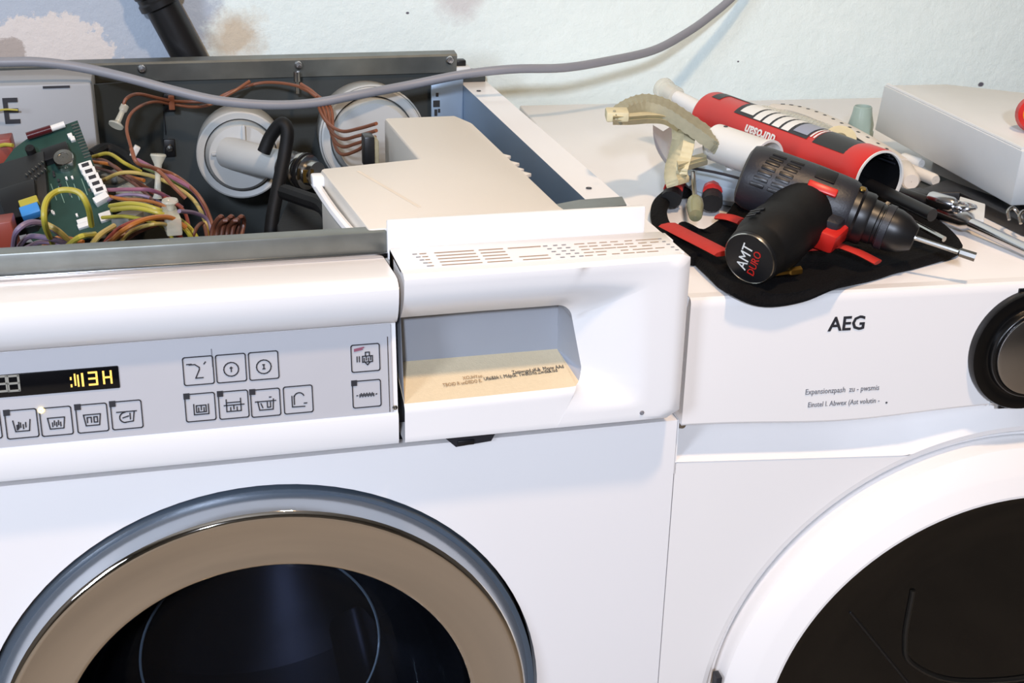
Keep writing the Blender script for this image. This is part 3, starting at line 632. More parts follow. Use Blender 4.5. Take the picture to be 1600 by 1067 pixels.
# dryer door
ddoor = D('door', MB().lathe([(.2308, .02), (.2308, -.004), (.2295, -.0085), (.2262, -.0118), (.214, -.0215), (.2120, -.0226), (.1995, -.0285), (.1975, -.0285), (.1965, -.026)], (dcx, 0, dcz), (0, 1, 0), 128), DRYW, td, angle=22)
dgm = mat('dark_tinted_glass', '090909', .06, var=.1); 
D('door_glass', MB().lathe([(.1968, -.0262), (.19, -.024), (.15, -.0235), (.0005, -.0235)], (dcx, 0, dcz), (0, 1, 0), 96), dgm, ddoor)
GR = mat('dark_door_relief', '161615', .3, var=.1)
D('glass_relief', MB().tube([V((dcx-.105+.02, -.024, dcz+.12)), V((dcx-.085, -.024, dcz+.075)), V((dcx-.075, -.024, dcz+.05)), V((dcx-.03, -.024, dcz+.028)), V((dcx+.05, -.024, dcz+.028)), V((dcx+.1, -.024, dcz+.07))], .0022, 8, 8), GR, ddoor)
D('glass_relief', MB().tube([V((dcx-.135, -.0238, dcz+.105)), V((dcx-.075, -.0238, dcz+.03))], .0012, 8, 1), BLACK, ddoor)
for k in range(12): D('grille_slot', MB().box((dcx-.115+k*.0125, -.0246, dcz+.006+k*.0008), (dcx-.107+k*.0125, -.0234, dcz+.010+k*.0008), .0005), GR, ddoor)
D('door_notch', MB().box((dcx-.2335, -.010, dcz-.04), (dcx-.2285, .0, dcz+.045), .001), GREYP, ddoor)

# ------------------------------------------------------------------ circuit board lying in the open machine
bn = V((-.12, -.62, .78)).normalized(); bo = aty(100, 285, .33)
def bp_(px, py, h=0.0): return atp(px, py, bo+bn*h, bn)
BU = (bp_(181, 352)-bp_(119, 189)).normalized(); BV = bn.cross(BU)
cb = thing('circuit_board', bp_(100, 380), 'green circuit board lying loose and tilted inside the open washing machine', 'circuit board')
obj('board', MB().prism([bp_(*p) for p in ((121, 188), (182, 351), (158, 366), (66, 392), (36, 360), (24, 318), (0, 262), (22, 232), (45, 215))], bn*-.0018), PCB, cb)
obj('dark_module', MB().prism([bp_(*p) for p in ((-30, 275), (72, 245), (80, 330), (60, 362), (18, 372))], bn*.009, .001), PCBD, cb)
obj('relay_housing', MB().prism([bp_(*p) for p in ((4, 316), (62, 298), (66, 352), (20, 362))], bn*.018, .001), BLACK, cb)
obj('yellow_component', MB().obox(bp_(46, 318, .02), BU, BV, bn, (.0035, .0075, .004), .0008), WIRE['yellow'], cb)
obj('blue_component', MB().obox(bp_(48, 331, .02), BU, BV, bn, (.0050, .0075, .004), .0008), mat('blue_plastic', '3d86c8', .4), cb)
a, b = bp_(42, 213, .004), bp_(80, 201, .004)
obj('fuse', MB().tube([a, b], .0034, 12, 1), mat('dark_red_fuse', '4a1a1e', .2), cb)
obj('fuse_cap', MB().tube([b, bp_(101, 194, .004)], .0028, 12, 1), WHITEP, cb)
obj('heat_sink', MB().obox(bp_(88, 240, .004), (bp_(107, 227)-bp_(68, 240)).normalized(), bn.cross((bp_(107, 227)-bp_(68, 240)).normalized()), bn, (.011, .0065, .004), .0006), BLACK, cb)
obj('capacitor', MB().lathe([(.0085, 0), (.0085, .009), (.0078, .010), (.0045, .0102), (.0043, .0095), (.0003, .0095)], bp_(103, 256), bn, 24), STEEL, cb)
obj('capacitor', MB().lathe([(.004, 0), (.004, .007), (.0036, .008), (.0003, .008)], bp_(50, 240, .006), bn, 16), BLACK, cb)
for k in range(5):
    t = k/4; p = bp_(135+t*22, 262+t*38, .002); obj('connector', MB().obox(p, BU, BV, bn, (.0036, .0055, .004), .0006), WHITEP, cb)
    obj('connector_pin_slot', MB().obox(p+bn*.0041, BU, BV, bn, (.0018, .003, .0002)), INK, cb)
obj('connector', MB().obox(bp_(159, 312, .002), (bp_(168, 306)-bp_(150, 316)).normalized(), bn.cross((bp_(168, 306)-bp_(150, 316)).normalized()), bn, (.0062, .0032, .004), .0005), WHITEP, cb)
for px, py in ((166, 342), (130, 346), (131, 353), (164, 336), (110, 213), (114, 218)):
    obj('connector', MB().obox(bp_(px, py, .001), BV, BU, bn, (.0048 if px > 120 else .002, .0022, .002), .0004), WHITEP, cb)
for k in range(12):
    t = k/11; obj('pin', MB().obox(bp_(117+t*20, 195+t*50, .001), BV, BU, bn, (.003, .0005, .0006)), STEEL, cb)
for r in range(2):
    for k in range(6): obj('solder_pin', MB().obox(bp_(42+k*5+r*4, 274-k*4+r*11, .0105), (BU+BV*.5).normalized(), bn.cross((BU+BV*.5).normalized()), bn, (.0012, .0005, .0015)), STEEL, cb)
for k in range(5): obj('trace', MB().obox(bp_(84+k*12, 300+k*-2+(k % 2)*6, .0002), BU, BV, bn, (.009, .00035, .0002)), mat('trace_%d' % k, '6d8a7d', .4) if k == 0 else MATS['trace_0'], cb)
for k in range(14): obj('small_component', MB().obox(bp_(80+random.random()*75, 270+random.random()*70, .0008), BU, BV, bn, (.0015, .0008, .0008)), random.choice([INK, STEEL, WHITEP]), cb)

# wiring harness
wh = thing('wiring_harness', atz(260, 360, .76), 'bundle of coloured wires with clear clips spilling inside the open washing machine', 'wires')
def wire(col, pts, r=.0020): obj('wire', MB().tube([atz(*p) for p in pts], r*.84, 8, 6), WIRE[col], wh)
def wirey(col, pts, r=.0020): obj('wire', MB().tube([aty(*p) for p in pts], r*.8, 8, 6), WIRE[col], wh)
# brown pair along the back
wirey('copper', [(192, 172, .50), (197, 155, .50), (215, 147, .51), (245, 153, .54), (270, 158, .56), (300, 159, .56), (335, 157, .55), (365, 143, .55), (390, 127, .56)], .0022)
wirey('copper', [(205, 232, .44), (198, 200, .46), (207, 175, .48), (235, 160, .52), (265, 162, .56), (300, 167, .56), (330, 163, .56), (350, 148, .57), (395, 132, .565), (430, 129, .55), (470, 136, .52), (495, 152, .49)], .0020)
for i, (r, e) in enumerate((((498, 165), (588, 193)), ((503, 185), (588, 204)), ((508, 205), (586, 214)), ((514, 215), (574, 222)))):
    wirey('copper', [(470, 131+i*2, .52), (492+i*3, 147+i*2, .50), (500+i*6, 172, .48), (512+i*3, 192+i*9, .45), (534, 205+i*12, .42), (560, 201+i*11, .38), (e[0], e[1], .345)], .0021)
wire('copper', [(205, 232, .85), (215, 255, .84), (245, 265, .83), (270, 290, .82), (290, 310, .81)], .0020)
wire('brown', [(130, 250, .80), (160, 250, .81), (185, 265, .81), (215, 285, .80), (240, 300, .79)])
wire('yellow', [(145, 245, .81), (170, 240, .815), (195, 255, .81), (220, 268, .80)])
wire('orange', [(145, 253, .81), (175, 258, .81), (200, 275, .80), (225, 282, .80)])
wire('cream', [(160, 282, .80), (190, 270, .81), (225, 272, .81), (262, 285, .81), (300, 310, .80), (320, 345, .79), (327, 385, .77)])
wire('pink', [(165, 297, .80), (200, 296, .81), (235, 297, .81), (262, 308, .80), (285, 325, .79)])
wire('pink', [(215, 250, .82), (250, 268, .82), (275, 280, .82), (305, 300, .81), (325, 335, .79), (337, 385, .77)], .0022)
wire('yellow', [(172, 322, .80), (205, 318, .81), (240, 325, .81), (275, 340, .80), (300, 360, .79), (315, 388, .775)], .0023)
wire('yellow', [(175, 328, .80), (210, 325, .81), (245, 332, .81), (275, 345, .80), (295, 365, .79), (305, 388, .775)], .0023)
wire('orange', [(170, 380, .79), (195, 358, .81), (230, 342, .815), (265, 340, .81), (290, 355, .80)], .0024)
wire('red', [(155, 390, .78), (185, 358, .80), (225, 343, .81), (260, 345, .80), (285, 375, .78)], .0022)
wire('brown', [(195, 375, .79), (225, 358, .80), (260, 350, .80), (280, 372, .78)])
wire('violet', [(280, 330, .81), (305, 333, .80), (325, 345, .79), (335, 380, .775)])
wire('copper', [(240, 262, .83), (275, 275, .82), (310, 305, .81), (330, 345, .79), (338, 388, .77)], .0018)
wire('yellow', [(84, 385, .795), (70, 350, .83), (72, 315, .845), (92, 298, .85), (122, 300, .85), (137, 322, .84), (143, 352, .82)], .0026)
wire('cream', [(110, 378, .80), (90, 360, .815), (72, 350, .82)], .0026)
wire('violet', [(21, 385, .80), (26, 362, .82), (45, 348, .825), (70, 350, .82), (95, 366, .81)], .0026)
wire('violet', [(28, 388, .795), (45, 370, .81), (75, 372, .81), (105, 380, .80)], .0024)
wire('violet', [(40, 388, .79), (65, 378, .80), (100, 382, .80)], .0022)
wire('yellow', [(105, 385, .80), (125, 370, .815), (148, 366, .81)], .0026)
wire('cream', [(140, 388, .80), (155, 368, .81), (178, 353, .81)], .0026)
wire('orange', [(60, 392, .79), (90, 372, .80), (130, 378, .80)], .0022)
wire('brown', [(150, 392, .785), (180, 372, .795), (230, 352, .80)], .0022)
wirey('yellow', [(-5, 173, .49), (10, 171, .488), (28, 172, .488)], .0012)
wirey('yellow', [(-5, 229, .42), (8, 226, .415), (20, 227, .41)], .0022)
for col, pts in (('brown', ((150, 262, .79), (190, 275, .80), (225, 300, .80), (255, 335, .79), (270, 385, .77))), ('yellow', ((160, 340, .79), (195, 338, .80), (235, 346, .80), (262, 360, .79), (275, 388, .775))),
                 ('red', ((235, 300, .80), (265, 312, .80), (290, 335, .79), (300, 388, .77))), ('cream', ((180, 388, .785), (205, 362, .80), (240, 350, .81), (270, 352, .80))),
                 ('orange', ((150, 300, .79), (185, 310, .80), (230, 314, .80), (265, 330, .80), (290, 388, .77))), ('green', ((225, 262, .81), (255, 275, .81), (280, 290, .80), (300, 300, .79))),
                 ('brown', ((300, 388, .775), (305, 360, .79), (318, 350, .79), (326, 388, .775))), ('violet', ((150, 320, .79), (190, 305, .80), (225, 306, .80), (262, 322, .79)))):
    wire(col, pts, .0018)
# clear clips
def clip(px, py, z, d1, L):
    a = atz(px, py, z); d1 = V(d1).normalized(); mb = MB()
    mb.lathe([(.0003, 0), (.004, 0), (.003, .003), (.0022, L*.5), (.0032, L*.8), (.0065, L), (.006, L+.0015), (.0003, L+.0015)], a, d1, 16)
    obj('clip', mb, CLEAR, wh)
a = aty(194, 168, .50); b_ = aty(183, 192, .49)
obj('clip', MB().lathe([(.0003, -.003), (.004, -.002), (.004, .003), (.0026, .005), (.003, .016), (.0075, .0195), (.007, .021), (.0003, .021)], a, (b_-a).normalized(), 18), CLEAR, wh)
clip(246, 310, .80, (.06, .1, .6), .035); clip(268, 345, .80, (0, -.05, .7), .016)
obj('clip', MB().obox(atz(268, 345, .802), (1, .1, 0), (-.1, 1, 0), (0, 0, 1), (.006, .018, .007), .0015), CLEAR, wh)
obj('clip', MB().obox(aty(210, 238, .44), (.5, 0, .8), (0, 1, 0), (-.8, 0, .5), (.007, .003, .003), .0008), WHITEP, wh)
obj('cable_tie', MB().obox(aty(268, 160, .56), (1, 0, 0), (0, 1, 0), (0, 0, 1), (.003, .004, .007), .001), WIRE['copper'], wh)
for px, py in ((205, 300), (180, 280), (200, 345), (215, 330)):
    obj('plug', MB().obox(atz(px, py, .788), (.8, -.5, 0), (.5, .8, 0), (0, 0, 1), (.009, .012, .006), .0015), CLEAR if px % 2 else mat('grey_plug_%d' % px, '6f706a', .4), wh)

# grey cable sagging across
CY = .50
cpts = [(-60, 95, CY), (0, 97, CY), (60, 97, CY), (130, 106, CY), (200, 122, CY-.01), (270, 141, CY-.015), (340, 157, CY-.02), (420, 164, CY-.02), (490, 161, CY-.015), (560, 148, CY-.01), (640, 133, CY), (720, 117, CY), (800, 108, CY), (880, 106, CY+.01), (950, 95, CY+.03), (1020, 79, CY+.055), (1070, 53, CY+.08), (1110, 25, CY+.10), (1150, -10, CY+.115), (1200, -70, CY+.13)]
single('power_cable', MB().tube([aty(*p) for p in cpts], .0046, 14, 6), CABLE, 'thick grey cable sagging over the open machine and rising along the wall', 'cable', aty(420, 164, CY-.02))

# ------------------------------------------------------------------ things on the dryer top
TZ = DTOP
# tool pouch
pou = thing('tool_pouch', atz(1250, 400, TZ), 'black fabric tool pouch with red trim spread under the cordless drill', 'tool pouch')
op = [(1058, 356), (1092, 366), (1128, 346), (1175, 300), (1300, 296), (1425, 330), (1478, 360), (1503, 392), (1440, 412), (1385, 428), (1310, 450), (1255, 472), (1195, 480), (1150, 466), (1112, 436), (1078, 400)]
ol = catmull([atz(p[0], p[1], TZ+.004) for p in op], 5, True); cen = atz(1270, 385, TZ+.004)
def drape(p, h):
    l = DM.inverted() @ p
    if l.y > -.0065: l.z = TZ+h+.0015*max(0, min(1, (.012-l.y)/.012)); return DM @ l
    d = p-CAM; yl = -.0092-h*.8
    t = ((DO+DEY*yl)-CAM).dot(DEY)/d.dot(DEY)
    return CAM+d*t
rowsF = []
for sc, h in ((.965, .0004), (.985, .0010), (1.0, .003), (1.0, .006), (.985, .0085), (.96, .0090), (.93, .0080), (.9, .0065), (.86, .005), (.8, .005), (.7, .005), (.6, .005), (.45, .006), (.3, .006), (.15, .006), (.03, .006)):
    rowsF.append([drape(cen+(p-cen)*sc, h+.0006*math.sin(i*.9)) for i, p in enumerate(ol+ol[:1])])
obj('fabric', MB().grid(rowsF), FABRIC, pou, angle=60)
obj('loop_strap', MB().tube([atz(*p) for p in ((1085, 405, TZ+.006), (1052, 375, TZ+.006), (1031, 345, TZ+.007), (1032, 320, TZ+.008), (1050, 303, TZ+.008), (1075, 300, TZ+.006))], .007, 10, 6, flat=(.75, 1.0)), FABRIC, pou)
def strap(pts, r, f=(.3, 1)): obj('red_trim', MB().tube([atz(*p) for p in pts], r, 8, 6, flat=f), REDF, pou)
strap([(1044, 352, TZ+.015), (1075, 368, TZ+.016), (1105, 383, TZ+.016), (1130, 396, TZ+.015)], .0085, (.25, 1))
strap([(1122, 338, TZ+.012), (1140, 340, TZ+.013), (1158, 346, TZ+.012)], .007, (.3, 1))
strap([(1245, 388, TZ+.018), (1285, 386, TZ+.020), (1310, 384, TZ+.020), (1340, 394, TZ+.018), (1372, 410, TZ+.014)], .007, (.25, 1))
single('screw_bit', MB().lathe([(.0003, 0), (.002, .001), (.002, .012), (.0032, .013), (.0032, .022), (.0003, .022)], atz(1208, 428, TZ+.014), (.9, .1, .02), 6), BRASS, 'small brass screw bit on the black pouch beside the drill battery', 'bit', atz(1215, 428, TZ+.010))

# cordless drill
A = atz(1200, 285, .852); B = atz(1328, 333, .836); C_ = atz(1404, 363, .827); T = atz(1524, 402, .817)
H0 = atz(1262, 326, .838); H1 = atz(1172, 403, .8215)
dr_ = thing('cordless_drill', atz(1270, 385, TZ+.006), 'black and red cordless drill lying on the tool pouch, battery end facing the viewer', 'drill')
ax = (B-A).normalized(); hx = (H1-H0).normalized(); nn = ax.cross(hx).normalized()
if nn.z < 0: nn = -nn
sd = nn.cross(ax)
LA = (B-A).length
obj('motor_housing', MB().lathe([(.0004, -.0200), (.0175, -.0195), (.0220, -.0175), (.0240, -.012), (.0246, -.004), (.0250, .03), (.0245, LA*.8), (.0240, LA-.004), (.0225, LA), (.0004, LA)], A, ax, 40, ref=nn), GREYP, dr_)
mh = dr_.children[-1]
obj('gear_case', MB().lathe([(.0215, LA-.002), (.0215, LA+.004), (.0195, LA+.006), (.0195, LA+.012), (.0185, LA+.014)], A, ax, 36), BLACK, mh)
LC = (C_-B).length
obj('chuck', MB().lathe([(.0004, .006), (.0160, .006), (.0165, .010), (.0160, LC*.55), (.0152, LC*.57), (.0152, LC*.62), (.0162, LC*.64), (.0160, LC*.92), (.0140, LC+.004), (.009, LC+.012), (.0004, LC+.012)], B, (C_-B).normalized(), 30), BLACK, dr_)
cdx = (C_-B).normalized()
obj('chuck_ring', MB().lathe([(.0161, LC*.66), (.0170, LC*.67), (.0170, LC*.80), (.0161, LC*.81)], B, cdx, 30), GREYP, dr_)
td_ = (T-C_).normalized(); LT = (T-C_).length
obj('drill_bit', MB().lathe([(.0004, 0), (.0019, .0), (.0019, LT*.78), (.0034, LT*.80), (.0036, LT), (.0004, LT)], C_, td_, 8), STEEL, dr_)
LH = (H1-H0).length
obj('grip', MB().lathe([(.012, -.012), (.0225, 0.000), (.0245, .010), (.0240, LH*.30), (.0225, LH*.42), (.0238, LH*.50), (.0245, LH*.62), (.0235, LH*.76), (.0212, LH*.84), (.0205, LH*.87), (.0210, LH*.89), (.0200, LH-.001), (.0004, LH-.001)], H0, hx, 40, ref=nn), BLACKR, dr_)
ca = H1
cap = obj('battery_cap', MB().lathe([(.0199, -.003), (.0197, .0), (.0187, .0014), (.0004, .0016)], ca, hx, 40), BLACK, dr_)
obj('cap_ring', MB().lathe([(.0183, .0013), (.0187, .0019), (.0192, .0011)], ca, hx, 40), STEEL, cap)
CU = (_r*.55+_u*.83); CU = (CU-hx*CU.dot(hx)).normalized(); CW = hx.cross(CU)
text('cap_lettering', 'AMT', .0112, ca+hx*.0018-CW*-.0030, CU, CW, WHITEP, cap, align='CENTER', sx=.9)
text('cap_lettering', 'DURO', .0080, ca+hx*.0018-CW*.0050+CU*-.001, CU, CW, RED, cap, align='CENTER', sx=.9)
# vents
hd = (hx-ax*hx.dot(ax)).normalized(); nv = ax.cross(hd); nv = nv if nv.z > 0 else -nv
for k in range(7):
    for r in range(2):
        ang = math.radians(2+k*11); rd = nv*math.cos(ang)+hd*math.sin(ang); tg = ax.cross(rd)
        obj('vent_slot', MB().obox(A+ax*(-.004+r*.0135-.0012*k+.006)+rd*.0248, ax, tg, rd, (.0052, .0014, .0007), .0004), BLACK, mh)
for k in range(3):
    rdg = (nn*.75+ax*(-.66)).normalized(); rdg = (rdg-hx*rdg.dot(hx)).normalized()
    obj('grip_slot', MB().obox(H0+hx*(LH*.68+k*.0045)+rdg*.0243, hx.cross(rdg), hx, rdg, (.006-.001*k, .0012, .0006), .0004), BLACK, dr_)
# direction switch, mode plate, trigger
rd = (nn*.75-hx*-.66).normalized() if False else (nn*.80+hx*.60).normalized(); rd = (rd-ax*rd.dot(ax)).normalized(); tg = ax.cross(rd)
obj('switch_button', MB().obox(A+ax*(LA*.62)+rd*.0255, ax, tg, rd, (.011, .0032, .0018), .0012), RED, dr_)
rd2 = (nn*.97+hx*.1).normalized(); rd2 = (rd2-ax*rd2.dot(ax)).normalized()
obj('mode_plate', MB().obox(A+ax*(LA*.60)+rd2*.0245, ax, ax.cross(rd2), rd2, (.0075, .0065, .0008), .0005), BLACK, dr_)
obj('trigger', MB().obox(H0+hx*.020+ax*.027-nn*.002, hx, ax, nn, (.012, .009, .008), .003), RED, dr_)
obj('trigger_guard', MB().obox(H0+hx*.012+ax*.020, hx, ax, nn, (.012, .012, .012), .004), GREYP, dr_)
obj('collar_light', MB().lathe([(.0003, .001), (.0022, .001), (.0026, 0)], A+ax*(LA+.002)+nn*.0225, nn, 12), BRASS, dr_)

# red cartridge
RA = atz(1112, 183, .842); RB = atz(1373, 283, .838); ra = (RB-RA).normalized(); RL = (RB-RA).length; RR = .0238
rc = thing('sealant_cartridge', (RA+RB)/2-V((0, 0, RR)), 'red sealant cartridge with a white nozzle and black label, lying behind the drill', 'cartridge')
obj('tube_body', MB().lathe([(.0085, -.003), (.0215, -.002), (RR-.0005, 0), (RR, .002), (RR, RL*.88), (RR+.0012, RL*.9), (RR+.0012, RL-.001), (RR+.0008, RL)], RA, ra, 48), RED, rc)
tb = rc.children[-1]
obj('end_rim', MB().lathe([(RR+.0009, RL-.0005), (RR+.0009, RL+.001), (RR-.0008, RL+.001), (RR-.0012, RL-.001)], RA, ra, 48), WHITEP, tb)
obj('inner_wall', MB().lathe([(RR-.001, RL), (RR-.0016, RL-.055), (.0004, RL-.056)], RA, ra, 48), BLACK, tb)
for k in range(7):
    a = math.radians(-60+k*14); e1 = (V((0, 0, 1))-ra*ra.z).normalized(); e2 = ra.cross(e1); rd = e1*math.cos(a)+e2*math.sin(a)
    obj('inner_rib', MB().obox(RA+ra*(RL-.02)+rd*(RR-.0022), ra, ra.cross(rd), rd, (.016, .0005, .0006)), GREYP, tb)
NZ = atz(1040, 141, .853); nz = (NZ-RA).normalized(); NL = (NZ-RA).length
obj('nozzle', MB().lathe([(.0095, -.004), (.0095, .004), (.0085, .006), (.0070, NL*.55), (.0062, NL*.7), (.0062, NL*.95)], RA, nz, 28), WHITEP, rc)
obj('nozzle_cap', MB().lathe([(.0062, NL*.74), (.0092, NL*.76), (.0092, NL*.98), (.0105, NL*.985), (.0112, NL*1.05), (.0100, NL*1.09), (.0070, NL*1.09), (.0062, NL*1.0), (.0003, NL*1.0)], RA, nz, 28), CLEAR, rc)
e1 = (V((0, 0, 1))-ra*ra.z).normalized(); e2 = ra.cross(e1)
sgn = 1 if e2.dot(_u) < 0 else -1   # positive angle towards the viewer
def patch(name, s0, s1, a0, a1, m, lift=.0003, par=tb, skew=0.0):
    rows_ = []
    for i in range(2+6):
        s_ = s0+(s1-s0)*i/7; rows_.append([RA+ra*(s_+skew*k/10)+(e1*math.cos(math.radians(a0+(a1-a0)*k/10))+e2*sgn*math.sin(math.radians(a0+(a1-a0)*k/10)))*(RR+lift) for k in range(11)])
    obj(name, MB().grid(rows_), m, par)
patch('label_black', .010, .022, -40, 24, BLACK); patch('label_black', .018, .062, -70, -6, BLACK)
patch('label_dark', .052, .150, -75, 42, GREYP, .0004)
patch('label_white', .058, .076, -60, 34, WHITEP, .0006)
for k in range(4): patch('label_stripe', .079+k*.0125, .0885+k*.0125, -62, 40, WHITEP, .0006)
patch('label_grey', .130, .148, -62, 34, mat('grey_label', '8d92a3', .4), .0006)
for k in range(2): patch('label_line', .151+k*.004, .153+k*.004, -62, 34, WHITEP, .0005)
patch('label_black', .158, .212, -60, 44, BLACK, .0004)
a = math.radians(66); rd = e1*math.cos(a)+e2*sgn*math.sin(a)
text('cartridge_lettering', 'durosan', .0125, RA+ra*.118+rd*(RR+.0005), -ra, rd.cross(-ra), WHITEP, tb, sx=1.0, offset=.0003)
# dark rods from the open end
single('plunger_rod', MB().tube([RA+ra*(RL-.04)+V((0, 0, -.004)), RA+ra*(RL+.06)+V((0, 0, -.010))], .0052, 12, 1), BLACK, 'thick black plunger rod sticking out of the open end of the red cartridge', 'rod', RA+ra*RL)
single('steel_rod', MB().tube([RA+ra*(RL-.04)+V((-.004, -.004, -.012)), RA+ra*(RL+.075)+V((-.004, -.006, -.022))], .0022, 10, 1), STEEL, 'thin steel rod sticking out of the open end of the red cartridge', 'rod', RA+ra*RL-V((0, 0, .012)))

# taped grey bracket with raised arm
tbk = thing('taped_bracket', atz(1120, 300, TZ), 'blue-grey plastic bracket wrapped in ribbed beige tape left of the drill', 'bracket')
zc = .852
rows_ = []
for i in range(13):
    t = i/12; px = 1020+t*45-14*math.sin(t*math.pi); py = 195+t*85
    p = atz(px, py, .850-.028*t); q_ = atz(px+38-8*t, py-4+2*t, .836-.02*t-.010*math.sin(t*math.pi)); rows_.append([p, (p+q_)/2+V((0, .004, -.008)), q_])
cu = MB().grid(rows_); n0 = len(cu.v)
cu.add([v+V((.0008, .0015, -.0012)) for v in cu.v[:n0]], [tuple(reversed(f)) for f in cu.f]); obj('curved_cup', cu, GREYB, tbk)
obj('tray', MB().prism([atz(*p) for p in ((1062, 268, .818), (1085, 232, .828), (1120, 222, .832), (1205, 262, .828), (1200, 303, .814), (1130, 292, .814))], (0, 0, -.012), .001), GREYB, tbk)
obj('tray_base', MB().prism([atz(*p) for p in ((1066, 285, .809), (1200, 310, .809), (1210, 285, .809), (1080, 262, .809))], (0, 0, -.013), .001), GREYB, tbk)
obj('label_plate', MB().obox(atz(1158, 262, .8305), _r, V((-_r.y, _r.x, 0)), V((0, 0, 1)), (.013, .006, .001), .0005), WHITEP, tbk)
obj('gap_line', MB().tube([atz(1078, 262, .829), atz(1130, 272, .829), atz(1195, 290, .828)], .0012, 6, 4), INK, tbk)
arm = [(962, 180, .880), (985, 166, .882), (1010, 160, .882), (1040, 168, .878), (1075, 190, .868), (1112, 216, .856), (1125, 226, .850)]
def ribbon(name, pts, wpx, m, dz=.0, ribs=0):
    P = catmull([V((p[0], p[1], p[2])) for p in pts], 10 if ribs else 5); top = []; rows_ = []
    for i, p in enumerate(P):
        t = (P[min(i+1, len(P)-1)]-P[max(0, i-1)]); nrm = V((-t.y, t.x, 0)).normalized() if V((t.x, t.y, 0)).length else V((0, 1, 0))
        rb = .0007 if ribs and i % 3 == 0 else 0; a_ = atz(p.x+nrm.x*wpx/2, p.y+nrm.y*wpx/2, p.z-.004)+V((0, 0, rb)); b_ = atz(p.x-nrm.x*wpx/2, p.y-nrm.y*wpx/2, p.z+.001)+V((0, 0, rb)); m_ = atz(p.x, p.y, p.z+.002)+V((0, 0, rb))
        rows_.append([a_, a_*.5+m_*.5, m_, b_*.5+m_*.5, b_])
    mb = MB().grid(rows_); n0 = len(mb.v); f0 = list(mb.f)
    mb.add([v+V((0, .0004, -.003)) for v in mb.v[:n0]], [tuple(reversed(f)) for f in f0]); 
    nr = len(rows_)
    for r_ in (0, 4): mb.f += [(i*5+r_, (i+1)*5+r_, n0+(i+1)*5+r_, n0+i*5+r_) for i in range(nr-1)]
    for i in (0, nr-1): mb.f += [(i*5+k, i*5+k+1, n0+i*5+k+1, n0+i*5+k) for k in range(4)]
    return obj(name, mb, m, tbk, angle=50)
ribbon('ribbed_arm', arm, 26, TAPED, ribs=1)
ribbon('tape_strip', [(958, 182, .880), (985, 182, .878), (1015, 180, .875), (1040, 182, .871), (1062, 194, .862)], 15, TAPE)
obj('arm_end', MB().obox(atz(964, 179, .880), _r, V((-_r.y, _r.x, 0)), V((0, 0, 1)), (.009, .010, .004), .0015), TAPE, tbk)
for px, py in ((960, 174), (963, 187)): obj('rivet', MB().lathe([(.0003, .001), (.0011, .0008), (.0013, 0)], atz(px, py, .8842), (0, 0, 1), 10), TAPED, tbk)
ribbon('tape_loop', [(1068, 196, .860), (1068, 218, .852), (1062, 245, .840), (1056, 268, .831), (1060, 284, .824)], 36, TAPE, ribs=1)
ribbon('tape_tail', [(1060, 258, .838), (1082, 251, .838), (1104, 245, .838)], 15, TAPE)
obj('support_leg', MB().prism([atz(1048, 268, .815)+V((0, 0, 0)), atz(1075, 270, .815), atz(1085, 250, .815), atz(1060, 245, .815)], (0, 0, -.0200)), GREYB, tbk)

# white tube
TA = atz(1118, 222, .848); TB = atz(1196, 250, .846); ta = (TB-TA).normalized(); TL = (TB-TA).length
wt = thing('white_tube', (TA+TB)/2-V((0, 0, .016)), 'short white plastic tube with an open end, between the red cartridge and the drill', 'tube')
obj('tube_shell', MB().lathe([(.0145, 0), (.0155, .001), (.0158, TL-.004), (.0172, TL), (.0172, TL+.003), (.0152, TL+.003), (.0146, TL), (.0143, .012), (.0004, .010)], TA, ta, 36), WHITEP, wt)
obj('tube_core', MB().lathe([(.0004, TL-.01), (.006, TL-.01), (.006, .012)], TA, ta, 20), STEEL, wt)
obj('hole', MB().lathe([(.0002, .0004), (.0018, .0004), (.0018, 0)], TA+ta*.010+(V((0, 0, 1))-ta*ta.z).normalized()*.0157, (0, 0, 1), 12), INK, wt)

# pliers
pl = thing('pliers', atz(1090, 300, TZ), 'pliers with red and black handles poking out under the taped bracket', 'pliers')
for pts in (((1090, 262, .803), (1068, 275, .805), (1055, 292, .806), (1048, 312, .806)), ((1100, 262, .803), (1112, 275, .805), (1114, 292, .806), (1112, 318, .806))):
    P_ = [atz(*p) for p in pts]; obj('handle', MB().tube(P_, lambda t: .006+.003*t, 12, 6, flat=(.8, 1)), BLACKR, pl)
    h_ = pl.children[-1]; obj('red_grip', MB().tube([P_[1]+V((0, 0, .0025)), P_[2]+V((0, 0, .003)), P_[2].lerp(P_[3], .55)+V((0, 0, .004))], .0082, 12, 6, flat=(.8, 1)), RED, h_)
obj('jaw', MB().tube([atz(1095, 262, .803), atz(1105, 235, .804)], .007, 10, 1, flat=(.6, 1)), STEEL, pl)
# stubby screwdriver
sdv = thing('screwdriver', atz(1087, 330, TZ+.006), 'small screwdriver with a clear olive handle between the two plier handles', 'screwdriver')
a, b = atz(1083, 270, .826), atz(1086, 312, .822); obj('shaft', MB().tube([a, b], .0020, 10, 1), STEEL, sdv)
d_ = (b-a).normalized(); obj('handle', MB().lathe([(.0003, -.002), (.0045, -.001), (.0065, .004), (.0068, .012), (.0058, .022), (.0052, .026), (.0003, .027)], b, (d_+V((0, 0, -.15))).normalized(), 20), mat('olive_clear_plastic', '8d8d6a', .15, var=.2, alpha=.9), sdv)

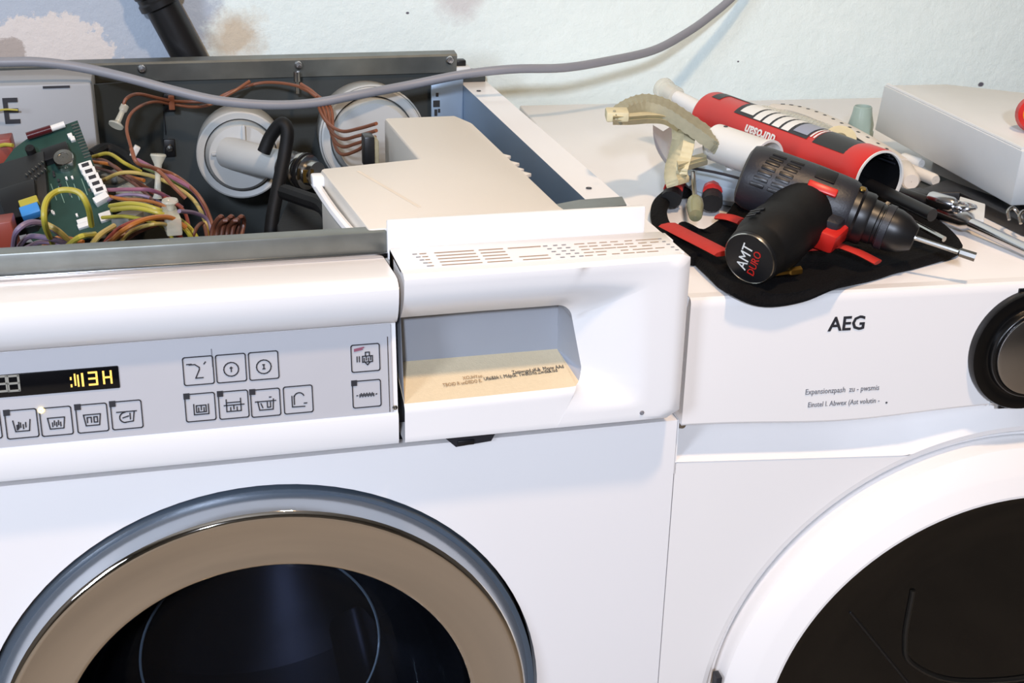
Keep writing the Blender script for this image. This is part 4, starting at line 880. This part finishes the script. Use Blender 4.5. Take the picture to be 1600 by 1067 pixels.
# light grey cover box at the right
bxp = [atz(1381, 133, .862), V((.394, .333, .862)), V((.447, .285, .862)), V((.585, .22, .862)), V((.585, .07, .862)), atz(1597, 236, .862)]
gb = thing('plastic_cover', V((.44, .2, .8075)), 'light grey plastic cover box standing tilted at the right end of the dryer top', 'cover')
lo = [atz(1366, 203, .812), V((.400, .350, .812)), V((.455, .30, .812)), V((.595, .235, .812)), V((.595, .085, .812)), atz(1579, 322, .809)]
bm = MB(); nP = 6; bm.add(bxp+lo, [tuple(range(6)), tuple(range(11, 5, -1))]+[(i, i+6, (i+1) % 6+6, (i+1) % 6) for i in range(6)])
tmp = bmesh.new(); vv = [tmp.verts.new(v) for v in bm.v]; [tmp.faces.new([vv[i] for i in f]) for f in bm.f]
bmesh.ops.recalc_face_normals(tmp, faces=tmp.faces); bmesh.ops.bevel(tmp, geom=list(tmp.edges), offset=.0016, segments=2, profile=.5, affect='EDGES')
obj('shell', MB().frombm(tmp), LIGHTG, gb)
edge = [p+V((0, 0, .0002)) for p in (bxp[0], bxp[5])]
obj('raised_rim', MB().tube([bxp[0]+V((.003, -.002, .0006)), bxp[5]+V((.003, .003, .0006))], .0018, 8, 1), LIGHTG, gb)
obj('foot', MB().box((.345, .10, TZ), (.57, .125, .8105), .001), BLACK, gb)
obj('foot', MB().box((.37, .27, TZ), (.44, .30, .8125), .001), BLACK, gb)
cup = atz(1617, 178, .878)
rb_ = thing('indicator_cap', V((cup.x, cup.y, .8625)), 'small red cap with an orange centre on the grey cover at the right edge', 'cap')
obj('cap_shell', MB().lathe([(.0003, -.0155), (.011, -.0145), (.015, -.006), (.0155, 0), (.013, .006), (.009, .008)], cup, (-.55, -.8, .15), 28), RED, rb_)
obj('cap_lens', MB().lathe([(.010, .007), (.007, .0105), (.0003, .012)], cup, (-.55, -.8, .15), 28), mat('orange_lens', 'f09a28', .2), rb_)

# odds and ends behind the cartridge
ps = thing('perforated_strip', atz(1300, 200, TZ), 'long pale perforated plastic strip lying behind the red cartridge', 'strip')
hp = [atz(*p) for p in ((1205, 168, .800), (1240, 171, .802), (1275, 181, .806), (1310, 197, .808), (1345, 216, .808), (1385, 240, .804), (1405, 254, .802))]
obj('strip_body', MB().tube(hp, .0115, 10, 6, flat=(.35, 1)), CREAM, ps)
hc = catmull(hp, 8)
for k in range(4, len(hc)-6, 3):
    t_ = (hc[k+1]-hc[k]).normalized(); obj('slot', MB().obox(hc[k]+V((.001, .002, .0038)), t_, V((0, 0, 1)).cross(t_), V((0, 0, 1)), (.0022, .0013, .0006), .0003), GALVD, ps)
single('clear_tube', MB().tube([atz(*p) for p in ((1190, 172, .801), (1230, 182, .803), (1275, 196, .806), (1320, 216, .812), (1360, 240, .808))], lambda t: .0052+.0007*math.sin(t*2*math.pi*30), 12, 24), CLEAR, 'ribbed clear tube running along the perforated strip behind the red cartridge', 'tube', atz(1275, 196, .800))
hp2 = [atz(*p) for p in ((1180, 172, .801), (1225, 190, .803), (1270, 206, .803), (1300, 222, .802), (1340, 240, .802))]
single('flat_plastic_strip', MB().tube(hp2, .006, 10, 6, flat=(.5, 1.1)), CREAM, 'cream plastic strip between the perforated strip and the red cartridge', 'strip', hp2[2]-V((0, 0, .004)))
p = atz(1312, 222, .826); single('tape_reel', MB().lathe([(.006, -.006), (.0145, -.006), (.0150, -.004), (.0150, .004), (.0145, .006), (.006, .006), (.006, -.006)], p, (-.3, -.5, .8), 32), TAPE, 'small beige reel leaning against the black end of the red cartridge', 'reel', p-V((0, 0, .015)))
p = atz(1343, 212, TZ); 
gc = thing('plastic_cup', p, 'greenish translucent little plastic cup beside the grey cover', 'cup')
obj('cup_wall', MB().lathe([(.0125, 0), (.0130, .012), (.0105, .022), (.0092, .030), (.0082, .031), (.0078, .029), (.0095, .02), (.0115, .01), (.011, .002), (.0003, .002)], p, (0, 0, 1), 28), GREENC, gc)
obj('cup_foot', MB().lathe([(.0003, 0), (.0135, 0), (.0138, .005), (.0125, .007)], p, (0, 0, 1), 28), GREENC, gc)
single('thin_cable', MB().tube([atz(*q) for q in ((1322, 205, .826), (1340, 218, .825), (1362, 232, .820), (1385, 248, .810), (1400, 262, .803))], .0014, 8, 6), BLACK, 'thin black cord draped over the perforated strip behind the cartridge', 'cable', atz(1362, 232, .817))
def rod(name, a_, b_, r, m, label, cat, z=.804): 
    A_, B_ = atz(*a_), atz(*b_); d = (B_-A_); single(name, MB().lathe([(.0003, 0), (r*.8, 0), (r, r*.4), (r, d.length-r*.4), (r*.8, d.length), (.0003, d.length)], A_, d, 18), m, label, cat, A_-V((0, 0, r)))
rod('cream_dowel', (1405, 258, .804), (1462, 282, .804), .0055, CREAM, 'short cream dowel lying under the edge of the grey cover', 'dowel')
rod('plastic_peg', (1410, 246, .803), (1440, 256, .803), .005, WHITEP, 'white plastic peg next to the cream dowel near the grey cover', 'peg')
rod('cream_stub', (1424, 284, .806), (1412, 262, .806), .008, CREAM, 'cream round stub right of the open red cartridge rim', 'stub')
single('grey_plate', MB().prism([atz(*q) for q in ((1422, 292, .799), (1460, 270, .799), (1520, 296, .799), (1500, 318, .799))], (0, 0, -.004), .0008), GALVD, 'dark grey steel plate between the cartridge and the grey cover', 'plate', atz(1470, 296, TZ))
single('black_case', MB().prism([atz(*q) for q in ((1425, 300, .806), (1500, 300, .806), (1600, 348, .806), (1640, 360, .806), (1620, 330, .806), (1480, 280, .806))], (0, 0, -.011), .001), BLACK, 'flat black case pushed under the grey cover', 'case', atz(1520, 325, TZ))
pb2 = thing('ring_bracket', atz(1520, 340, TZ), 'pale grey bracket with a steel ring in front of the black case', 'bracket')
obj('plate', MB().prism([atz(*q) for q in ((1500, 306, .812), (1540, 318, .812), (1538, 344, .806), (1494, 336, .806))], (0, 0, -.006), .001), LIGHTG, pb2)
rc_ = atz(1508, 324, .814); obj('ring', MB().tube([rc_+V((math.cos(a)*.0075, math.sin(a)*.0085, .001)) for a in [k*math.pi/6 for k in range(12)]], .0016, 8, 2, closed=True), CHROMER, pb2)
obj('ring', MB().tube([rc_+V((-.006+math.cos(a)*.0075, .002+math.sin(a)*.0085, .002)) for a in [k*math.pi/6 for k in range(12)]], .0014, 8, 2, closed=True), CHROMER, pb2)
# socket wrench: chrome tube and black joint
sw = thing('socket_wrench', atz(1480, 340, TZ), 'chrome socket wrench lying to the right of the drill chuck', 'wrench')
a, b, c_ = atz(1450, 322, .806), atz(1510, 346, .806), atz(1640, 408, .800)
d_ = (b-a).normalized(); L1_ = (b-a).length
obj('socket', MB().lathe([(.0003, -.002), (.0085, -.002), (.0092, .0), (.0092, L1_*.45), (.0080, L1_*.55), (.0078, L1_), (.0045, L1_+.006)], a, d_, 24), CHROMER, sw)
obj('handle_bar', MB().tube([b, c_], .0048, 14, 1), CHROMER, sw)
obj('joint', MB().obox(a-d_*.012+V((0, 0, .002)), d_, d_.cross(V((0, 0, 1))), V((0, 0, 1)), (.010, .0085, .008), .002), BLACK, sw)
rod('black_rod', (1400, 300, .815), (1470, 322, .812), .005, BLACK, 'black rod lying between the red cartridge and the chrome socket wrench', 'rod')
rod('chrome_pin', (1452, 309, .818), (1492, 321, .817), .0062, CHROMER, 'short chrome pin lying behind the chrome socket', 'pin')
for i, (px, py) in enumerate(((1578, 338), (1596, 344))):
    p = atz(px, py, .808); single('wire_hook', MB().tube([p+V((-.006, -.008, 0)), p+V((-.004, -.002, .005)), p+V((.002, .001, .007)), p+V((.005, -.004, .003)), p+V((.004, -.010, 0))], .0014, 8, 6), STEEL, ['bent steel wire hook on the black case below the grey cover corner', 'second bent steel wire hook, at the right edge below the grey cover'][i], 'hook', p-V((0, 0, .002)))
print('objects', len(bpy.data.objects))
